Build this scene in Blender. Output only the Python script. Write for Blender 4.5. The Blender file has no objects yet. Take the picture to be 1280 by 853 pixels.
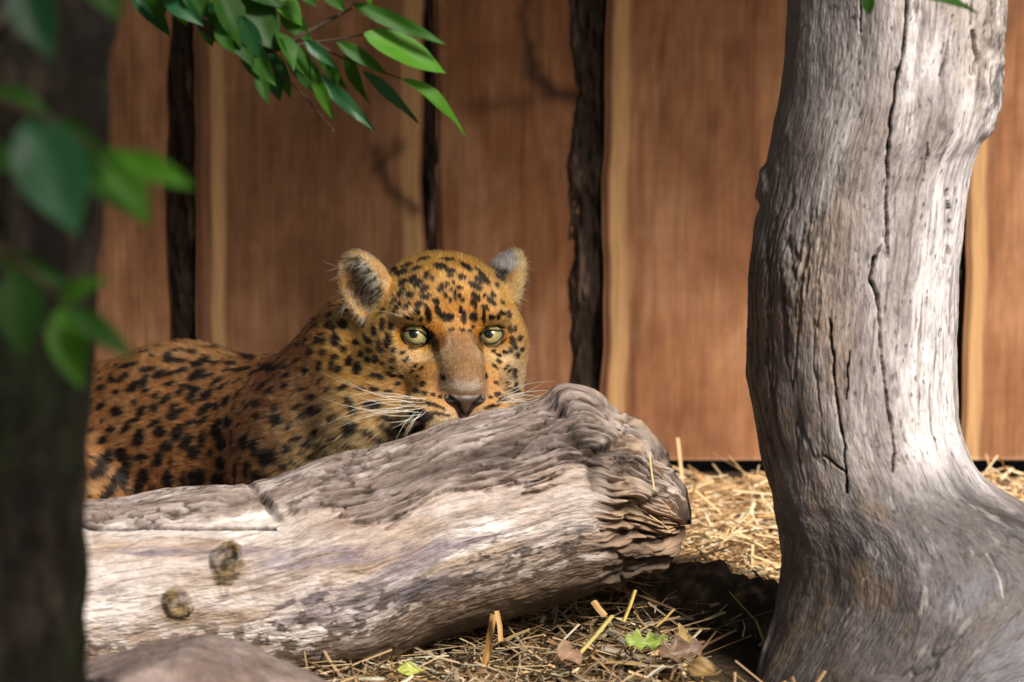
import bpy, bmesh, math, random
import numpy as np
from concurrent.futures import ThreadPoolExecutor
from mathutils import Vector, Matrix
from mathutils.bvhtree import BVHTree

scene = bpy.context.scene
COL = scene.collection
rng = np.random.default_rng(7)
random.seed(7)

# ------------------------------------------------------------------ camera
F = 4950.0                                   # focal length in pixels of a 1280 px wide frame
PITCH = math.atan((426.5 + 369.0) / F)
CAM = np.array([0.0, -4.5, 1.03])
FWD = np.array([0.0, math.cos(PITCH), -math.sin(PITCH)])
RGT = np.array([1.0, 0.0, 0.0])
UPV = np.array([0.0, math.sin(PITCH), math.cos(PITCH)])
cam_data = bpy.data.cameras.new('camera')
cam = bpy.data.objects.new('camera', cam_data)
COL.objects.link(cam)
cam.location = CAM
cam.rotation_euler = (math.pi / 2 - PITCH, 0, 0)
cam_data.sensor_width = 36.0
cam_data.lens = F * 36.0 / 1280.0
cam_data.clip_start = 0.05
cam_data.clip_end = 500.0
cam_data.dof.use_dof = True
cam_data.dof.focus_distance = 4.42
cam_data.dof.aperture_fstop = 5.4
scene.camera = cam

# ------------------------------------------------------------------ sky, sun, exposure
SUN_DIR = np.array([0.50, -0.70, 0.78])
SUN_DIR = SUN_DIR / np.linalg.norm(SUN_DIR)
world = bpy.data.worlds.new('World')
scene.world = world
world.use_nodes = True
wn = world.node_tree
sky = wn.nodes.new('ShaderNodeTexSky')
sky.sky_type = 'NISHITA'
sky.sun_disc = False
sky.dust_density = 4.0
sky.ozone_density = 0.6
sky.sun_elevation = math.asin(SUN_DIR[2])
sky.sun_rotation = math.atan2(SUN_DIR[0], SUN_DIR[1])
bgn = wn.nodes['Background']
bgn.inputs['Strength'].default_value = 0.05
wn.links.new(sky.outputs['Color'], bgn.inputs['Color'])
sun_data = bpy.data.lights.new('sun', 'SUN')
sun_data.energy = 4.6
sun_data.angle = math.radians(13)
sun_data.color = (1.0, 0.95, 0.87)
sun = bpy.data.objects.new('sun', sun_data)
COL.objects.link(sun)
sun.location = (3, -3, 4)
sun.rotation_euler = Vector(SUN_DIR).to_track_quat('Z', 'Y').to_euler()
scene.view_settings.view_transform = 'Standard'
scene.view_settings.look = 'None'
scene.view_settings.gamma = 1.0
scene.view_settings.use_curve_mapping = False
scene.view_settings.exposure = 0.3
scene.render.engine = 'CYCLES'

# ------------------------------------------------------------------ helpers
def P(x, y, Y):
    d = FWD + RGT * (x - 640.0) / F + UPV * (426.5 - y) / F
    return CAM + d * ((Y - CAM[1]) / d[1])

def proj(p):
    q = np.asarray(p) - CAM
    dep = q @ FWD
    return 640.0 + F * (q @ RGT) / dep, 426.5 - F * (q @ UPV) / dep, dep

_pr = np.random.default_rng(11)
_perm = _pr.permutation(512).astype(np.int64)
_grad = _pr.normal(size=(512, 3)); _grad /= np.linalg.norm(_grad, axis=1)[:, None]
_grad = _grad.astype(np.float32)

_perm3 = np.concatenate([_perm, _perm, _perm]).astype(np.int32)
_gx, _gy, _gz = [np.ascontiguousarray(_grad[:, k]) for k in range(3)]
_pool = ThreadPoolExecutor(4)
def _noise1(p):
    i = np.floor(p).astype(np.int32); f = (p - i).astype(np.float32); i &= 511
    u = f * f * f * (f * (f * 6 - 15) + 10)
    fx_, fy_, fz_ = f[:, 0], f[:, 1], f[:, 2]; ux, uy, uz = u[:, 0], u[:, 1], u[:, 2]
    out = None
    lx = []
    for dx in (0, 1):
        hx = _perm3[i[:, 0] + dx] + i[:, 1]
        ly = []
        for dy in (0, 1):
            hy = _perm3[hx + dy] + i[:, 2]
            lz = []
            for dz in (0, 1):
                h = _perm3[hy + dz]
                lz.append(_gx[h] * (fx_ - dx) + _gy[h] * (fy_ - dy) + _gz[h] * (fz_ - dz))
            ly.append(lz[0] + uz * (lz[1] - lz[0]))
        lx.append(ly[0] + uy * (ly[1] - ly[0]))
    return (lx[0] + ux * (lx[1] - lx[0])) * 1.7
def noise(p):
    """gradient noise, about -1..1"""
    p = np.asarray(p, dtype=np.float32)
    if len(p) < 20000: return _noise1(p)
    return np.concatenate(list(_pool.map(_noise1, np.array_split(p, 8))))

def fbm(p, octaves=4, gain=0.5, lac=2.03):
    p = np.asarray(p, dtype=np.float32); a = 1.0; s = 0; t = 0
    for k in range(octaves):
        s = s + a * noise(p + 17.3 * k); t += a
        p = p * lac; a *= gain
    return s / t

def ss(a, b, x):
    t = np.clip((x - a) / (b - a), 0, 1)
    return t * t * (3 - 2 * t)

def mixc(c, d, t):
    return c + (np.asarray(d) - c) * np.asarray(t)[..., None]

def tag(o, label=None, cat=None, group=None, kind=None):
    if label: o['label'] = label
    if cat: o['category'] = cat
    if group: o['group'] = group
    if kind: o['kind'] = kind
    return o

def empty(name, loc=(0, 0, 0)):
    o = bpy.data.objects.new(name, None); COL.objects.link(o); o.location = loc
    o.empty_display_size = 0.05
    return o

def link(name, me, mat=None, parent=None):
    o = bpy.data.objects.new(name, me); COL.objects.link(o)
    if mat and not me.materials: me.materials.append(mat)
    if parent is not None:
        o.parent = parent
        o.matrix_parent_inverse = Matrix.Translation(-Vector(parent.location)) if parent.parent is None else \
            Matrix.Translation(-Vector(parent.location))
    return o

def mesh_np(name, verts, quads, cols=None, smooth=True, grain=None):
    """mesh from numpy; quads (N,4) or tris (N,3); cols per vertex -> attribute 'col'"""
    me = bpy.data.meshes.new(name)
    verts = np.ascontiguousarray(verts, dtype=np.float32); quads = np.ascontiguousarray(quads, dtype=np.int32)
    n, k = quads.shape
    me.vertices.add(len(verts)); me.vertices.foreach_set('co', verts.ravel())
    me.loops.add(n * k); me.loops.foreach_set('vertex_index', quads.ravel())
    me.polygons.add(n); me.polygons.foreach_set('loop_start', np.arange(n, dtype=np.int32) * k)
    me.polygons.foreach_set('use_smooth', np.full(n, smooth, dtype=bool))
    if cols is not None:
        a = me.attributes.new('col', 'FLOAT_COLOR', 'POINT')
        c = np.ones((len(verts), 4), dtype=np.float32); c[:, :3] = np.clip(cols, 0, 1)
        a.data.foreach_set('color', c.ravel())
    if grain is not None:
        a = me.attributes.new('grain', 'FLOAT_VECTOR', 'POINT'); a.data.foreach_set('vector', np.ascontiguousarray(grain, dtype=np.float32).ravel())
    me.update(calc_edges=True)
    me.validate()
    return me

def grid_quads(nu, nv, wrap_v=False):
    i = np.arange(nu - 1)[:, None]; j = np.arange(nv if wrap_v else nv - 1)[None, :]
    j2 = (j + 1) % nv
    return np.stack([(i * nv + j), (i * nv + j2), ((i + 1) * nv + j2), ((i + 1) * nv + j)], -1).reshape(-1, 4)

def vnormals(v, q):
    a = v[q[:, 0]]; b = v[q[:, 1]]; c = v[q[:, 2]]; d = v[q[:, 3]] if q.shape[1] == 4 else a
    fn = np.cross(c - a, d - b) if q.shape[1] == 4 else np.cross(b - a, c - a)
    n = np.zeros_like(v)
    for k in range(q.shape[1]):
        for ax in range(3):
            n[:, ax] += np.bincount(q[:, k], fn[:, ax], len(v))
    return n / (np.linalg.norm(n, axis=1)[:, None] + 1e-12)

def norm(v):
    return v / (np.linalg.norm(v, axis=-1)[..., None] + 1e-12)

# ------------------------------------------------------------------ materials
def new_mat(name):
    m = bpy.data.materials.new(name); m.use_nodes = True
    return m, m.node_tree.nodes, m.node_tree.links, m.node_tree.nodes['Principled BSDF']

def mat_attr(name, rough=0.75, bump=0.0, *a_, grain=False, **k_):
    return _mat_attr(name, rough, bump, *a_, grain=grain, **k_)
def _mat_attr(name, rough=0.75, bump=0.0, bscale=400.0, bstretch=(1, 1, 1), var=0.25, vscale=220.0, spec=0.3, bdist=0.001, grain=False):
    """colour attribute times fine procedural variation, with fine procedural relief"""
    m, N, L, b = new_mat(name)
    at = N.new('ShaderNodeAttribute'); at.attribute_name = 'col'
    tc = N.new('ShaderNodeTexCoord')
    mp = N.new('ShaderNodeMapping'); mp.inputs['Scale'].default_value = bstretch
    if grain:
        ga = N.new('ShaderNodeAttribute'); ga.attribute_name = 'grain'; L.new(ga.outputs['Vector'], mp.inputs['Vector'])
    else:
        L.new(tc.outputs['Object'], mp.inputs['Vector'])
    n1 = N.new('ShaderNodeTexNoise'); n1.inputs['Scale'].default_value = vscale; n1.inputs['Detail'].default_value = 5
    n1.inputs['Roughness'].default_value = 0.65
    L.new(mp.outputs['Vector'], n1.inputs['Vector'])
    mr = N.new('ShaderNodeMapRange'); mr.inputs['From Min'].default_value = 0.3; mr.inputs['From Max'].default_value = 0.7
    mr.inputs['To Min'].default_value = 1 - var; mr.inputs['To Max'].default_value = 1 + var
    L.new(n1.outputs['Fac'], mr.inputs['Value'])
    mx = N.new('ShaderNodeVectorMath'); mx.operation = 'SCALE'
    L.new(at.outputs['Color'], mx.inputs[0]); L.new(mr.outputs['Result'], mx.inputs['Scale'])
    L.new(mx.outputs['Vector'], b.inputs['Base Color'])
    b.inputs['Roughness'].default_value = rough
    b.inputs['Specular IOR Level'].default_value = spec
    if bump:
        n2 = N.new('ShaderNodeTexNoise'); n2.inputs['Scale'].default_value = bscale; n2.inputs['Detail'].default_value = 6
        L.new(mp.outputs['Vector'], n2.inputs['Vector'])
        bp = N.new('ShaderNodeBump'); bp.inputs['Strength'].default_value = bump; bp.inputs['Distance'].default_value = bdist
        L.new(n2.outputs['Fac'], bp.inputs['Height']); L.new(bp.outputs['Normal'], b.inputs['Normal'])
    return m

M = {}
M['log'] = mat_attr('log_wood', 0.75, 0.9, 330, (0.3, 1, 1), 0.30, 210, 0.3, 0.004, grain=True)
M['trunk'] = mat_attr('weathered_trunk_wood', 0.55, 0.8, 330, (1, 1, 0.25), 0.36, 230, 0.35, 0.0035, grain=True)
M['plank'] = mat_attr('plank_wood', 0.6, 0.5, 180, (1, 1, 0.06), 0.16, 120, 0.3, 0.001)
M['bark'] = mat_attr('dark_bark', 0.9, 1.0, 90, (1, 1, 0.4), 0.45, 80, 0.2, 0.004)
M['ground'] = mat_attr('earth', 0.95, 1.0, 120, (1, 1, 1), 0.4, 90, 0.1, 0.006)
M['straw'] = mat_attr('straw', 0.5, 0.0, 100, (1, 1, 1), 0.15, 120, 0.4)
M['rock'] = mat_attr('rock', 0.8, 0.9, 110, (1, 1, 1), 0.28, 60, 0.25, 0.005)
M['skin'] = mat_attr('hide', 0.9, 0.0, 100, (1, 1, 1), 0.1, 300, 0.1)
M['nose'] = mat_attr('nose_leather', 0.42, 0.6, 900, (1, 1, 1), 0.2, 700, 0.5, 0.0006)
M['lid'] = mat_attr('eyelid_skin', 0.45, 0.3, 900, (1, 1, 1), 0.15, 700, 0.4, 0.0004)

def leaf_mat(name, c, rough=0.55):
    m, N, L, b = new_mat(name)
    at = N.new('ShaderNodeAttribute'); at.attribute_name = 'col'
    oi = N.new('ShaderNodeObjectInfo')
    hs = N.new('ShaderNodeHueSaturation')
    mr = N.new('ShaderNodeMapRange'); mr.inputs['To Min'].default_value = 0.75; mr.inputs['To Max'].default_value = 1.3
    L.new(oi.outputs['Random'], mr.inputs['Value']); L.new(mr.outputs['Result'], hs.inputs['Value'])
    L.new(at.outputs['Color'], hs.inputs['Color'])
    mul = N.new('ShaderNodeMix'); mul.data_type = 'RGBA'; mul.blend_type = 'MULTIPLY'; mul.inputs['Factor'].default_value = 1
    mul.inputs['B'].default_value = (*c, 1); L.new(hs.outputs['Color'], mul.inputs['A'])
    L.new(mul.outputs['Result'], b.inputs['Base Color'])
    b.inputs['Roughness'].default_value = rough
    b.inputs['Specular IOR Level'].default_value = 0.35
    tr = N.new('ShaderNodeBsdfTranslucent')
    m2 = N.new('ShaderNodeMix'); m2.data_type = 'RGBA'; m2.blend_type = 'MULTIPLY'; m2.inputs['Factor'].default_value = 1
    m2.inputs['B'].default_value = (1.4, 1.5, 0.35, 1); L.new(mul.outputs['Result'], m2.inputs['A'])
    L.new(m2.outputs['Result'], tr.inputs['Color'])
    ms = N.new('ShaderNodeMixShader'); ms.inputs['Fac'].default_value = 0.45
    L.new(b.outputs['BSDF'], ms.inputs[1]); L.new(tr.outputs['BSDF'], ms.inputs[2])
    L.new(ms.outputs['Shader'], N['Material Output'].inputs['Surface'])
    return m
M['leaf'] = leaf_mat('leaf_green', (0.035, 0.115, 0.012))
M['leaf_bright'] = leaf_mat('leaf_fresh_green', (0.075, 0.23, 0.014))
M['leaf_blue'] = leaf_mat('leaf_deep_green', (0.025, 0.11, 0.04), 0.42)

m, N, L, b = new_mat('fur')
at = N.new('ShaderNodeAttribute'); at.attribute_name = 'col'
ph = N.new('ShaderNodeBsdfHairPrincipled'); ph.parametrization = 'COLOR'
ph.inputs['IOR'].default_value = 1.36; ph.inputs['Roughness'].default_value = 0.4; ph.inputs['Radial Roughness'].default_value = 0.55
L.new(at.outputs['Color'], ph.inputs['Color'])
L.new(ph.outputs['BSDF'], N['Material Output'].inputs['Surface'])
M['fur'] = m
m, N, L, b = new_mat('whisker'); b.inputs['Base Color'].default_value = (0.78, 0.74, 0.66, 1); b.inputs['Roughness'].default_value = 0.4
M['whisker'] = m

# ------------------------------------------------------------------ ground
def ground_h(x, y):
    p = np.stack([x, y, np.zeros_like(x)], -1)
    near = np.exp(-((x) ** 2 + (y - 0) ** 2) / 6.0)
    return (fbm(p * 3.0, 3) * 0.012 * near
            + 0.035 * np.exp(-(((x - 0.12) / 0.16) ** 2 + ((y + 0.05) / 0.12) ** 2)) - 0.004)
gx = np.concatenate([-np.geomspace(120, 2.05, 18), np.linspace(-2, 2, 160), np.geomspace(2.05, 120, 18)])
gy = np.concatenate([-np.geomspace(120, 2.05, 18), np.linspace(-2, 2, 160), np.geomspace(2.05, 120, 18)])
X, Y = np.meshgrid(gx, gy, indexing='ij')
gp = np.stack([X.ravel(), Y.ravel(), ground_h(X.ravel(), Y.ravel())], -1)
gc = mixc(np.tile([0.10, 0.065, 0.035], (len(gp), 1)), [0.05, 0.032, 0.02], ss(-0.3, 0.4, fbm(gp * 9, 3)))
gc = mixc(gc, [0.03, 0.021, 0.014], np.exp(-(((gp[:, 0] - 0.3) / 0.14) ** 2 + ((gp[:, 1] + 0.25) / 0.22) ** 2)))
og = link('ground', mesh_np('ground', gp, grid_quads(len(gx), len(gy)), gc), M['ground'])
tag(og, kind='structure')

# ------------------------------------------------------------------ fence of wide live-edge planks
FY = 0.78
fence = empty('plank_fence', (0.0, FY + 0.06, 0.0))
tag(fence, 'fence of wide brown live-edge planks with dark bark gaps standing behind the leopard', 'fence')
ZB = P(900, 575, FY)[2]; ZT = 1.5
SPX = (P(1140, 300, FY)[0] - P(640, 300, FY)[0]) / 500.0     # metres per pixel on the fence
def fx(px): return (px - 640.0) * SPX

def make_plank(x0, x1, setback, seed, lit_edge_l=None, lit_edge_r=None, knots=(), wob=(0.006, 0.006), tone=1.0, zb=ZB, hue=(1, 1, 1)):
    nu, nv = 110, 330
    z = np.linspace(zb, ZT, nv)
    wl = x0 + wob[0] * fbm(np.stack([z * 4, z * 0 + seed, z * 0], -1), 3) * 2
    wr = x1 + wob[1] * fbm(np.stack([z * 4, z * 0 + seed + 50, z * 0], -1), 3) * 2
    t = np.linspace(0, 1, nu)[:, None]
    Xp = wl[None] * (1 - t) + wr[None] * t
    Zp = np.broadcast_to(z, Xp.shape)
    e = np.minimum(t, 1 - t) * (x1 - x0)
    cup = 0.004 * fbm(np.stack([Xp.ravel() * 5, Zp.ravel() * 1.5, np.full(Xp.size, seed)], -1), 2).reshape(Xp.shape)
    Yf = FY + setback + cup + 0.006 * (1 - ss(0, 0.008, e))
    p = np.stack([Xp.ravel(), Yf.ravel(), Zp.ravel()], -1)
    # colours: flat sawn grain
    q = np.stack([p[:, 0], p[:, 2] * 0.16, np.full(len(p), seed * 3.1)], -1)
    warp = fbm(q * 3.5, 3) * 0.055
    xm = (x0 + x1) / 2 + 0.03 * math.sin(seed * 5)
    rad = np.sqrt(((p[:, 0] - xm) + warp) ** 2 + (0.03 + 0.07 * (p[:, 2] - 0.2 + warp) ** 2))
    rings = np.sin(rad * 430 + fbm(q * 22, 3) * 6) * ss(-0.3, 0.3, fbm(q * 5 + 4, 2))
    fine = fbm(np.stack([p[:, 0] * 230, p[:, 2] * 9, np.full(len(p), seed)], -1), 3)
    blot = fbm(np.stack([p[:, 0] * 12, p[:, 2] * 6, np.full(len(p), seed + 9)], -1), 5, 0.62)
    saw = fbm(np.stack([p[:, 0] * 14, p[:, 2] * 160, np.full(len(p), seed + 2)], -1), 2)
    c = np.tile(np.array([0.225, 0.098, 0.045]) * np.array(hue), (len(p), 1))
    c = mixc(c, [0.33, 0.165, 0.085], ss(-0.1, 0.45, blot) * 0.9)
    c = mixc(c, [0.125, 0.048, 0.021], ss(0.0, 0.6, -blot) * 0.85)
    c *= (1 + 0.10 * rings + 0.22 * fine + 0.08 * saw)[:, None]
    streak = fbm(np.stack([p[:, 0] * 45, p[:, 2] * 1.6, np.full(len(p), seed + 3)], -1), 3)
    c = mixc(c, [0.10, 0.036, 0.016], ss(0.22, 0.6, streak) * 0.55)
    for (a, bnd) in ((lit_edge_l, 0), (lit_edge_r, 1)):
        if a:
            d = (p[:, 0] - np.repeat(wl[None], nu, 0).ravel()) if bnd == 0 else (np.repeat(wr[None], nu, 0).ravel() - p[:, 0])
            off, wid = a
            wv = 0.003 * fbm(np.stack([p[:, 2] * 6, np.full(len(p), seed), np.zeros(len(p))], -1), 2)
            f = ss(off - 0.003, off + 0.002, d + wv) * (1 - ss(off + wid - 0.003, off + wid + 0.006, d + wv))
            c = mixc(c, np.array([0.43, 0.25, 0.115]) * (1 + 0.2 * fine)[:, None], f * 0.9)  # sunlit plank edge painted in as a pale sapwood-toned band
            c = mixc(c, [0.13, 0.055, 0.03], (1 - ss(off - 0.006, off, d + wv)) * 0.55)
    for pts, w, stg in knots:                      # dark mineral streaks with a course of their own
        dmin = np.full(len(p), 9.0)
        ax = np.array([[fx(a), P(a, b_, FY)[2]] for a, b_ in pts])
        xy = p[:, [0, 2]] + 0.006 * np.stack([noise(p * 40), noise(p * 40 + 9)], -1)
        for k in range(len(ax) - 1):
            d_ = ax[k + 1] - ax[k]; tt = np.clip(((xy - ax[k]) @ d_) / (d_ @ d_), 0, 1)
            dmin = np.minimum(dmin, np.linalg.norm(xy - ax[k] - tt[:, None] * d_, axis=1))
        c = mixc(c, [0.045, 0.016, 0.009], np.exp(-(dmin / w) ** 2) * stg)
    c *= tone * 1.36
    # back and sides
    back = p.copy(); back[:, 1] = FY + setback + 0.035
    v = np.concatenate([p, back]); n = len(p)
    fq = grid_quads(nu, nv)
    idx = np.arange(n).reshape(nu, nv)
    side = []
    for line in (idx[0], idx[-1][::-1], idx[:, -1], idx[:, 0][::-1]):
        side.append(np.stack([line[:-1], line[1:], line[1:] + n, line[:-1] + n], -1))
    q4 = np.concatenate([fq, fq[:, ::-1] + n] + side)
    return mesh_np('plank', v, q4, np.concatenate([c, c]))

def make_bark(px0, px1, seed, setback, zb=ZB + 0.01, dark=1.0, lump=0.024):
    nu, nv = 60, 330
    z = np.linspace(zb, ZT - 0.01, nv); t = np.linspace(0, 1, nu)[:, None]
    xa, xb = fx(px0), fx(px1)
    ea = 0.016 * fbm(np.stack([z * 9, z * 0 + seed, z * 0], -1), 4, 0.6); eb = 0.016 * fbm(np.stack([z * 9, z * 0 + seed + 7, z * 0], -1), 3)
    Xp = (xa + ea)[None] * (1 - t) + (xb + eb)[None] * t
    Zp = np.broadcast_to(z, Xp.shape)
    q = np.stack([Xp.ravel() * 26, Zp.ravel() * 8, np.full(Xp.size, seed)], -1)
    n1 = fbm(q, 5, 0.6).reshape(Xp.shape)
    prof = np.sin(np.pi * t) ** 0.5
    Yp = FY + setback + 0.03 - prof * 0.014 - lump * n1 * prof * 1.6
    p = np.stack([Xp.ravel(), Yp.ravel(), Zp.ravel()], -1)
    c = mixc(np.tile([0.035, 0.022, 0.016], (len(p), 1)), [0.20, 0.135, 0.10], ss(0.1, 0.6, n1.ravel()))
    c *= dark
    back = p.copy(); back[:, 1] = FY + setback + 0.05; n = len(p)
    idx = np.arange(n).reshape(nu, nv); side = []
    for line in (idx[0], idx[-1][::-1], idx[:, -1], idx[:, 0][::-1]):
        side.append(np.stack([line[:-1], line[1:], line[1:] + n, line[:-1] + n], -1))
    fq = grid_quads(nu, nv)
    return mesh_np('bark_edge', np.concatenate([p, back]), np.concatenate([fq, fq[:, ::-1] + n] + side), np.concatenate([c, c]))

K1 = [([(470, 190), (480, 220), (505, 255), (520, 262)], 0.010, 0.75), ([(500, 180), (470, 212)], 0.008, 0.6)]
K2 = [([(660, 55), (650, 20), (672, -20)], 0.007, 0.7), ([(662, 60), (668, 100), (690, 115), (722, 120)], 0.011, 0.9), ([(690, 118), (650, 130), (590, 135)], 0.012, 0.45)]
planks = [  # x0, x1, setback, seed, kwargs
    (fx(-330), fx(-95), 0.0, 1.3, {}),
    (fx(-85), fx(100), 0.012, 2.1, {}),
    (fx(106), fx(213), 0.0, 3.7, dict(tone=0.92, hue=(0.95, 1.0, 1.0), wob=(0.004, 0.008))),
    (fx(246), fx(531), 0.004, 4.4, dict(lit_edge_l=(0.022, 0.016), lit_edge_r=(0.006, 0.022), knots=K1, hue=(0.92, 1.0, 1.05))),
    (fx(545), fx(726), 0.014, 5.9, dict(knots=K2, tone=0.9, hue=(1.0, 0.95, 0.85), wob=(0.003, 0.020))),
    (fx(753), fx(1072), 0.0, 6.6, dict(lit_edge_l=(0.012, 0.019), tone=1.12, hue=(1.03, 1.04, 1.05))),
    (fx(1078), fx(1190), 0.006, 7.2, {}),
    (fx(1206), fx(1470), 0.0, 8.8, dict(lit_edge_l=(0.003, 0.022), tone=1.05)),
    (fx(1482), fx(1700), 0.01, 9.4, dict(lit_edge_l=(0.01, 0.02)))]
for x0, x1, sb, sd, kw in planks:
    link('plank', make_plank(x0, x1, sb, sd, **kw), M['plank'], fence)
for a, b_, sd, sb in ((-98, -82, 1, .0), (98, 108, 2, .01), (203, 254, 3, .004), (522, 556, 4, .004), (706, 766, 5, -.004), (1068, 1082, 6, .004), (1180, 1214, 7, .002), (1466, 1486, 8, .004)):
    link('bark_edge', make_bark(a, b_, sd + 0.4, sb), M['bark'], fence)
def box_mesh(name, lo, hi, col):
    lo = np.array(lo); hi = np.array(hi)
    v = np.array([[x, y, z] for x in (0, 1) for y in (0, 1) for z in (0, 1)]) * (hi - lo) + lo
    q = np.array([[0, 1, 3, 2], [4, 6, 7, 5], [0, 4, 5, 1], [2, 3, 7, 6], [0, 2, 6, 4], [1, 5, 7, 3]])
    return mesh_np(name, v, q, np.tile(col, (8, 1)), False)
for zc in (0.32, 1.2):
    link('rail', box_mesh('rail', (fx(-330), FY + 0.056, zc - 0.04), (fx(1700), FY + 0.10, zc + 0.04), (0.12, 0.07, 0.04)), M['plank'], fence)
for pxx in (-300, 380, 1000, 1660):
    link('post', box_mesh('post', (fx(pxx) - .045, FY + 0.102, -0.05), (fx(pxx) + .045, FY + 0.19, ZT - 0.05), (0.12, 0.07, 0.04)), M['plank'], fence)

# ------------------------------------------------------------------ swept logs
def interp(tab, x):
    tab = np.array(tab, dtype=float)
    # smooth (monotone-ish) interpolation: linear, then box smoothing by resampling
    xs = np.linspace(x.min() - 20, x.max() + 20, 2000)
    ys = np.interp(xs, tab[:, 0], tab[:, 1])
    k = max(3, int(22 / (xs[1] - xs[0]))); ker = np.hanning(k + 2)[1:-1]; ker /= ker.sum()
    ys = np.convolve(np.pad(ys, (k, k), 'edge'), ker, 'same')[k:-k]
    return np.interp(x, xs, ys)

# ---- fallen log in front of the leopard
TOP = [(-80, 640), (110, 634), (160, 630), (210, 621), (260, 617), (300, 616), (335, 608), (370, 598), (400, 585), (430, 577), (460, 572), (500, 559), (530, 547), (560, 532), (600, 523), (640, 515), (680, 504), (705, 492), (725, 488), (745, 495), (765, 516), (790, 520), (806, 538), (822, 566), (840, 582), (850, 606), (856, 640)]
BOT = [(-80, 905), (110, 890), (300, 868), (420, 850), (470, 838), (540, 803), (640, 772), (740, 742), (800, 722), (840, 708), (856, 690)]
nu, nv = 760, 460
pxs = np.concatenate([np.linspace(-70, 830, nu - 90), 830 + 22 * np.sin(np.linspace(0, 1, 91)[1:] * math.pi / 2)])
top = interp(TOP, pxs); bot = interp(BOT, pxs)
endr = np.where(pxs > 826, np.sqrt(np.clip(1 - ((pxs - 826) / 26.02) ** 2, 0, 1)) * 0.72 + 0.28 * (pxs < 851.9), 1.0)
endr[-1] = 0.02
cy = (top + bot) / 2; hh = (bot - top) / 2
Yc = np.interp(pxs, [-70, 110, 450, 700, 850], [-0.38, -0.35, -0.27, -0.215, -0.19])
cen = np.stack([P(a, b_, c_) for a, b_, c_ in zip(pxs, cy, Yc)])
dep = (cen - CAM) @ FWD
R = hh * dep / F
phi = np.linspace(0, 2 * math.pi, nv, endpoint=False); phi = phi - 0.42 * np.sin(phi)          # 0 = towards camera (denser), pi/2 = up
ax_f = -FWD; ax_u = UPV
Rdep = np.minimum(R, 0.118) * 0.98
base = cen[:, None] + (Rdep * endr)[:, None, None] * np.cos(phi)[None, :, None] * ax_f + (R * endr)[:, None, None] * np.sin(phi)[None, :, None] * ax_u
LQ = grid_quads(nu, nv, True)
V = base.reshape(-1, 3)
Nn = vnormals(V, LQ)
if (Nn * (V - np.repeat(cen, nv, 0))).sum() < 0: Nn = -Nn; LQ = LQ[:, ::-1]
u = np.repeat(pxs / 1100.0, nv)                                 # metres along
ang = np.tile(phi, nu)
h = np.sin(ang)                                                 # -1 bottom .. 1 top
front = np.cos(ang)
pu = np.repeat(pxs, nv); hrel = (1 - h) / 2                      # 0 top .. 1 bottom (as the side shows)
arc = np.stack([u, np.cos(ang) * 0.11, np.sin(ang) * 0.11], -1)  # straightened log for grain noise
g = lambda su, sv, o=3, seed=0.0, gain=0.5: fbm(np.stack([arc[:, 0] * su + seed, arc[:, 1] * sv + seed, arc[:, 2] * sv], -1), o, gain)
# warped along the grain so fibres wander
wob = g(3, 4, 2, 3.3)
arc2 = arc.copy(); arc2[:, 2] += 0.012 * wob; arc2[:, 1] += 0.010 * g(3, 4, 2, 8.8)
g2 = lambda su, sv, o=3, seed=0.0, gain=0.5: fbm(np.stack([arc2[:, 0] * su + seed, arc2[:, 1] * sv + seed, arc2[:, 2] * sv], -1), o, gain)
edge = np.interp(pu, [-80, 110, 300, 345, 400, 470, 520, 600, 680, 740, 760], [0.095, 0.10, 0.135, 0.12, 0.20, 0.30, 0.32, 0.34, 0.38, 0.36, 0.30]) + (0.05 + 0.10 * ss(330, 430, pu)) * g2(7, 30, 5, 1.1, 0.6) + 0.03 * g(30, 50, 3, 1.4)
vis = front > -0.5
barkf = ss(0.012, -0.012, hrel - edge) * (front > -0.9)
barkf = np.where(front < 0, np.maximum(barkf, ss(0.6, 0.4, hrel)), barkf)
ridge = 1 - np.abs(g2(5, 75, 4, 5.5)) * 2.4
ridge2 = 1 - np.abs(g2(8, 120, 2, 9.1)) * 2.2
crev = ss(0.74, 0.97, ridge) * ss(-0.35, 0.1, g2(7, 18, 2, 55.0)) * barkf
crev2 = ss(0.74, 0.98, ridge2) * barkf
right = ss(735, 770, pu + 14 * g(10, 20, 2, 4.4))                # the broken end
lump = g(16, 16, 4, 7.7, 0.55); lump2 = 1 - np.abs(g(22, 24, 3, 2.7)) * 2
foldn = np.sin(arc[:, 2] * 330 + 4.0 * g(20, 14, 2, 6.1) + arc[:, 0] * 60)
disp = 0.005 * g(7, 9, 3, 0.4) + barkf * (0.007 + 0.004 * g2(6, 38, 3, 2.2) + 0.0026 * g2(9, 90, 2, 2.9) + 0.0010 * g2(16, 220, 1, 2.7)) - 0.004 * barkf * ss(0.6, 0.9, 1 - np.abs(g2(13, 60, 3, 82.0)) * 4.5) * ss(-0.1, 0.2, g2(9, 14, 2, 83.0)) - 0.012 * crev - 0.004 * crev2
disp += (1 - barkf) * (0.0012 * g2(14, 150, 3, 1.9) + 0.0022 * g(30, 60, 3, 9.9))
disp += 0.016 * ss(800, 835, pu) * g(24, 34, 4, 94.0, 0.6)
spl = 1 - np.abs(g2(5, 60, 3, 96.0)) * 2.4
disp += right * (0.007 * ss(0.3, 0.9, spl) * -1.4 + 0.008 * lump - 0.006 * ss(0.65, 0.97, lump2) + 0.003 * g(60, 90, 3, 131.0))
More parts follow.
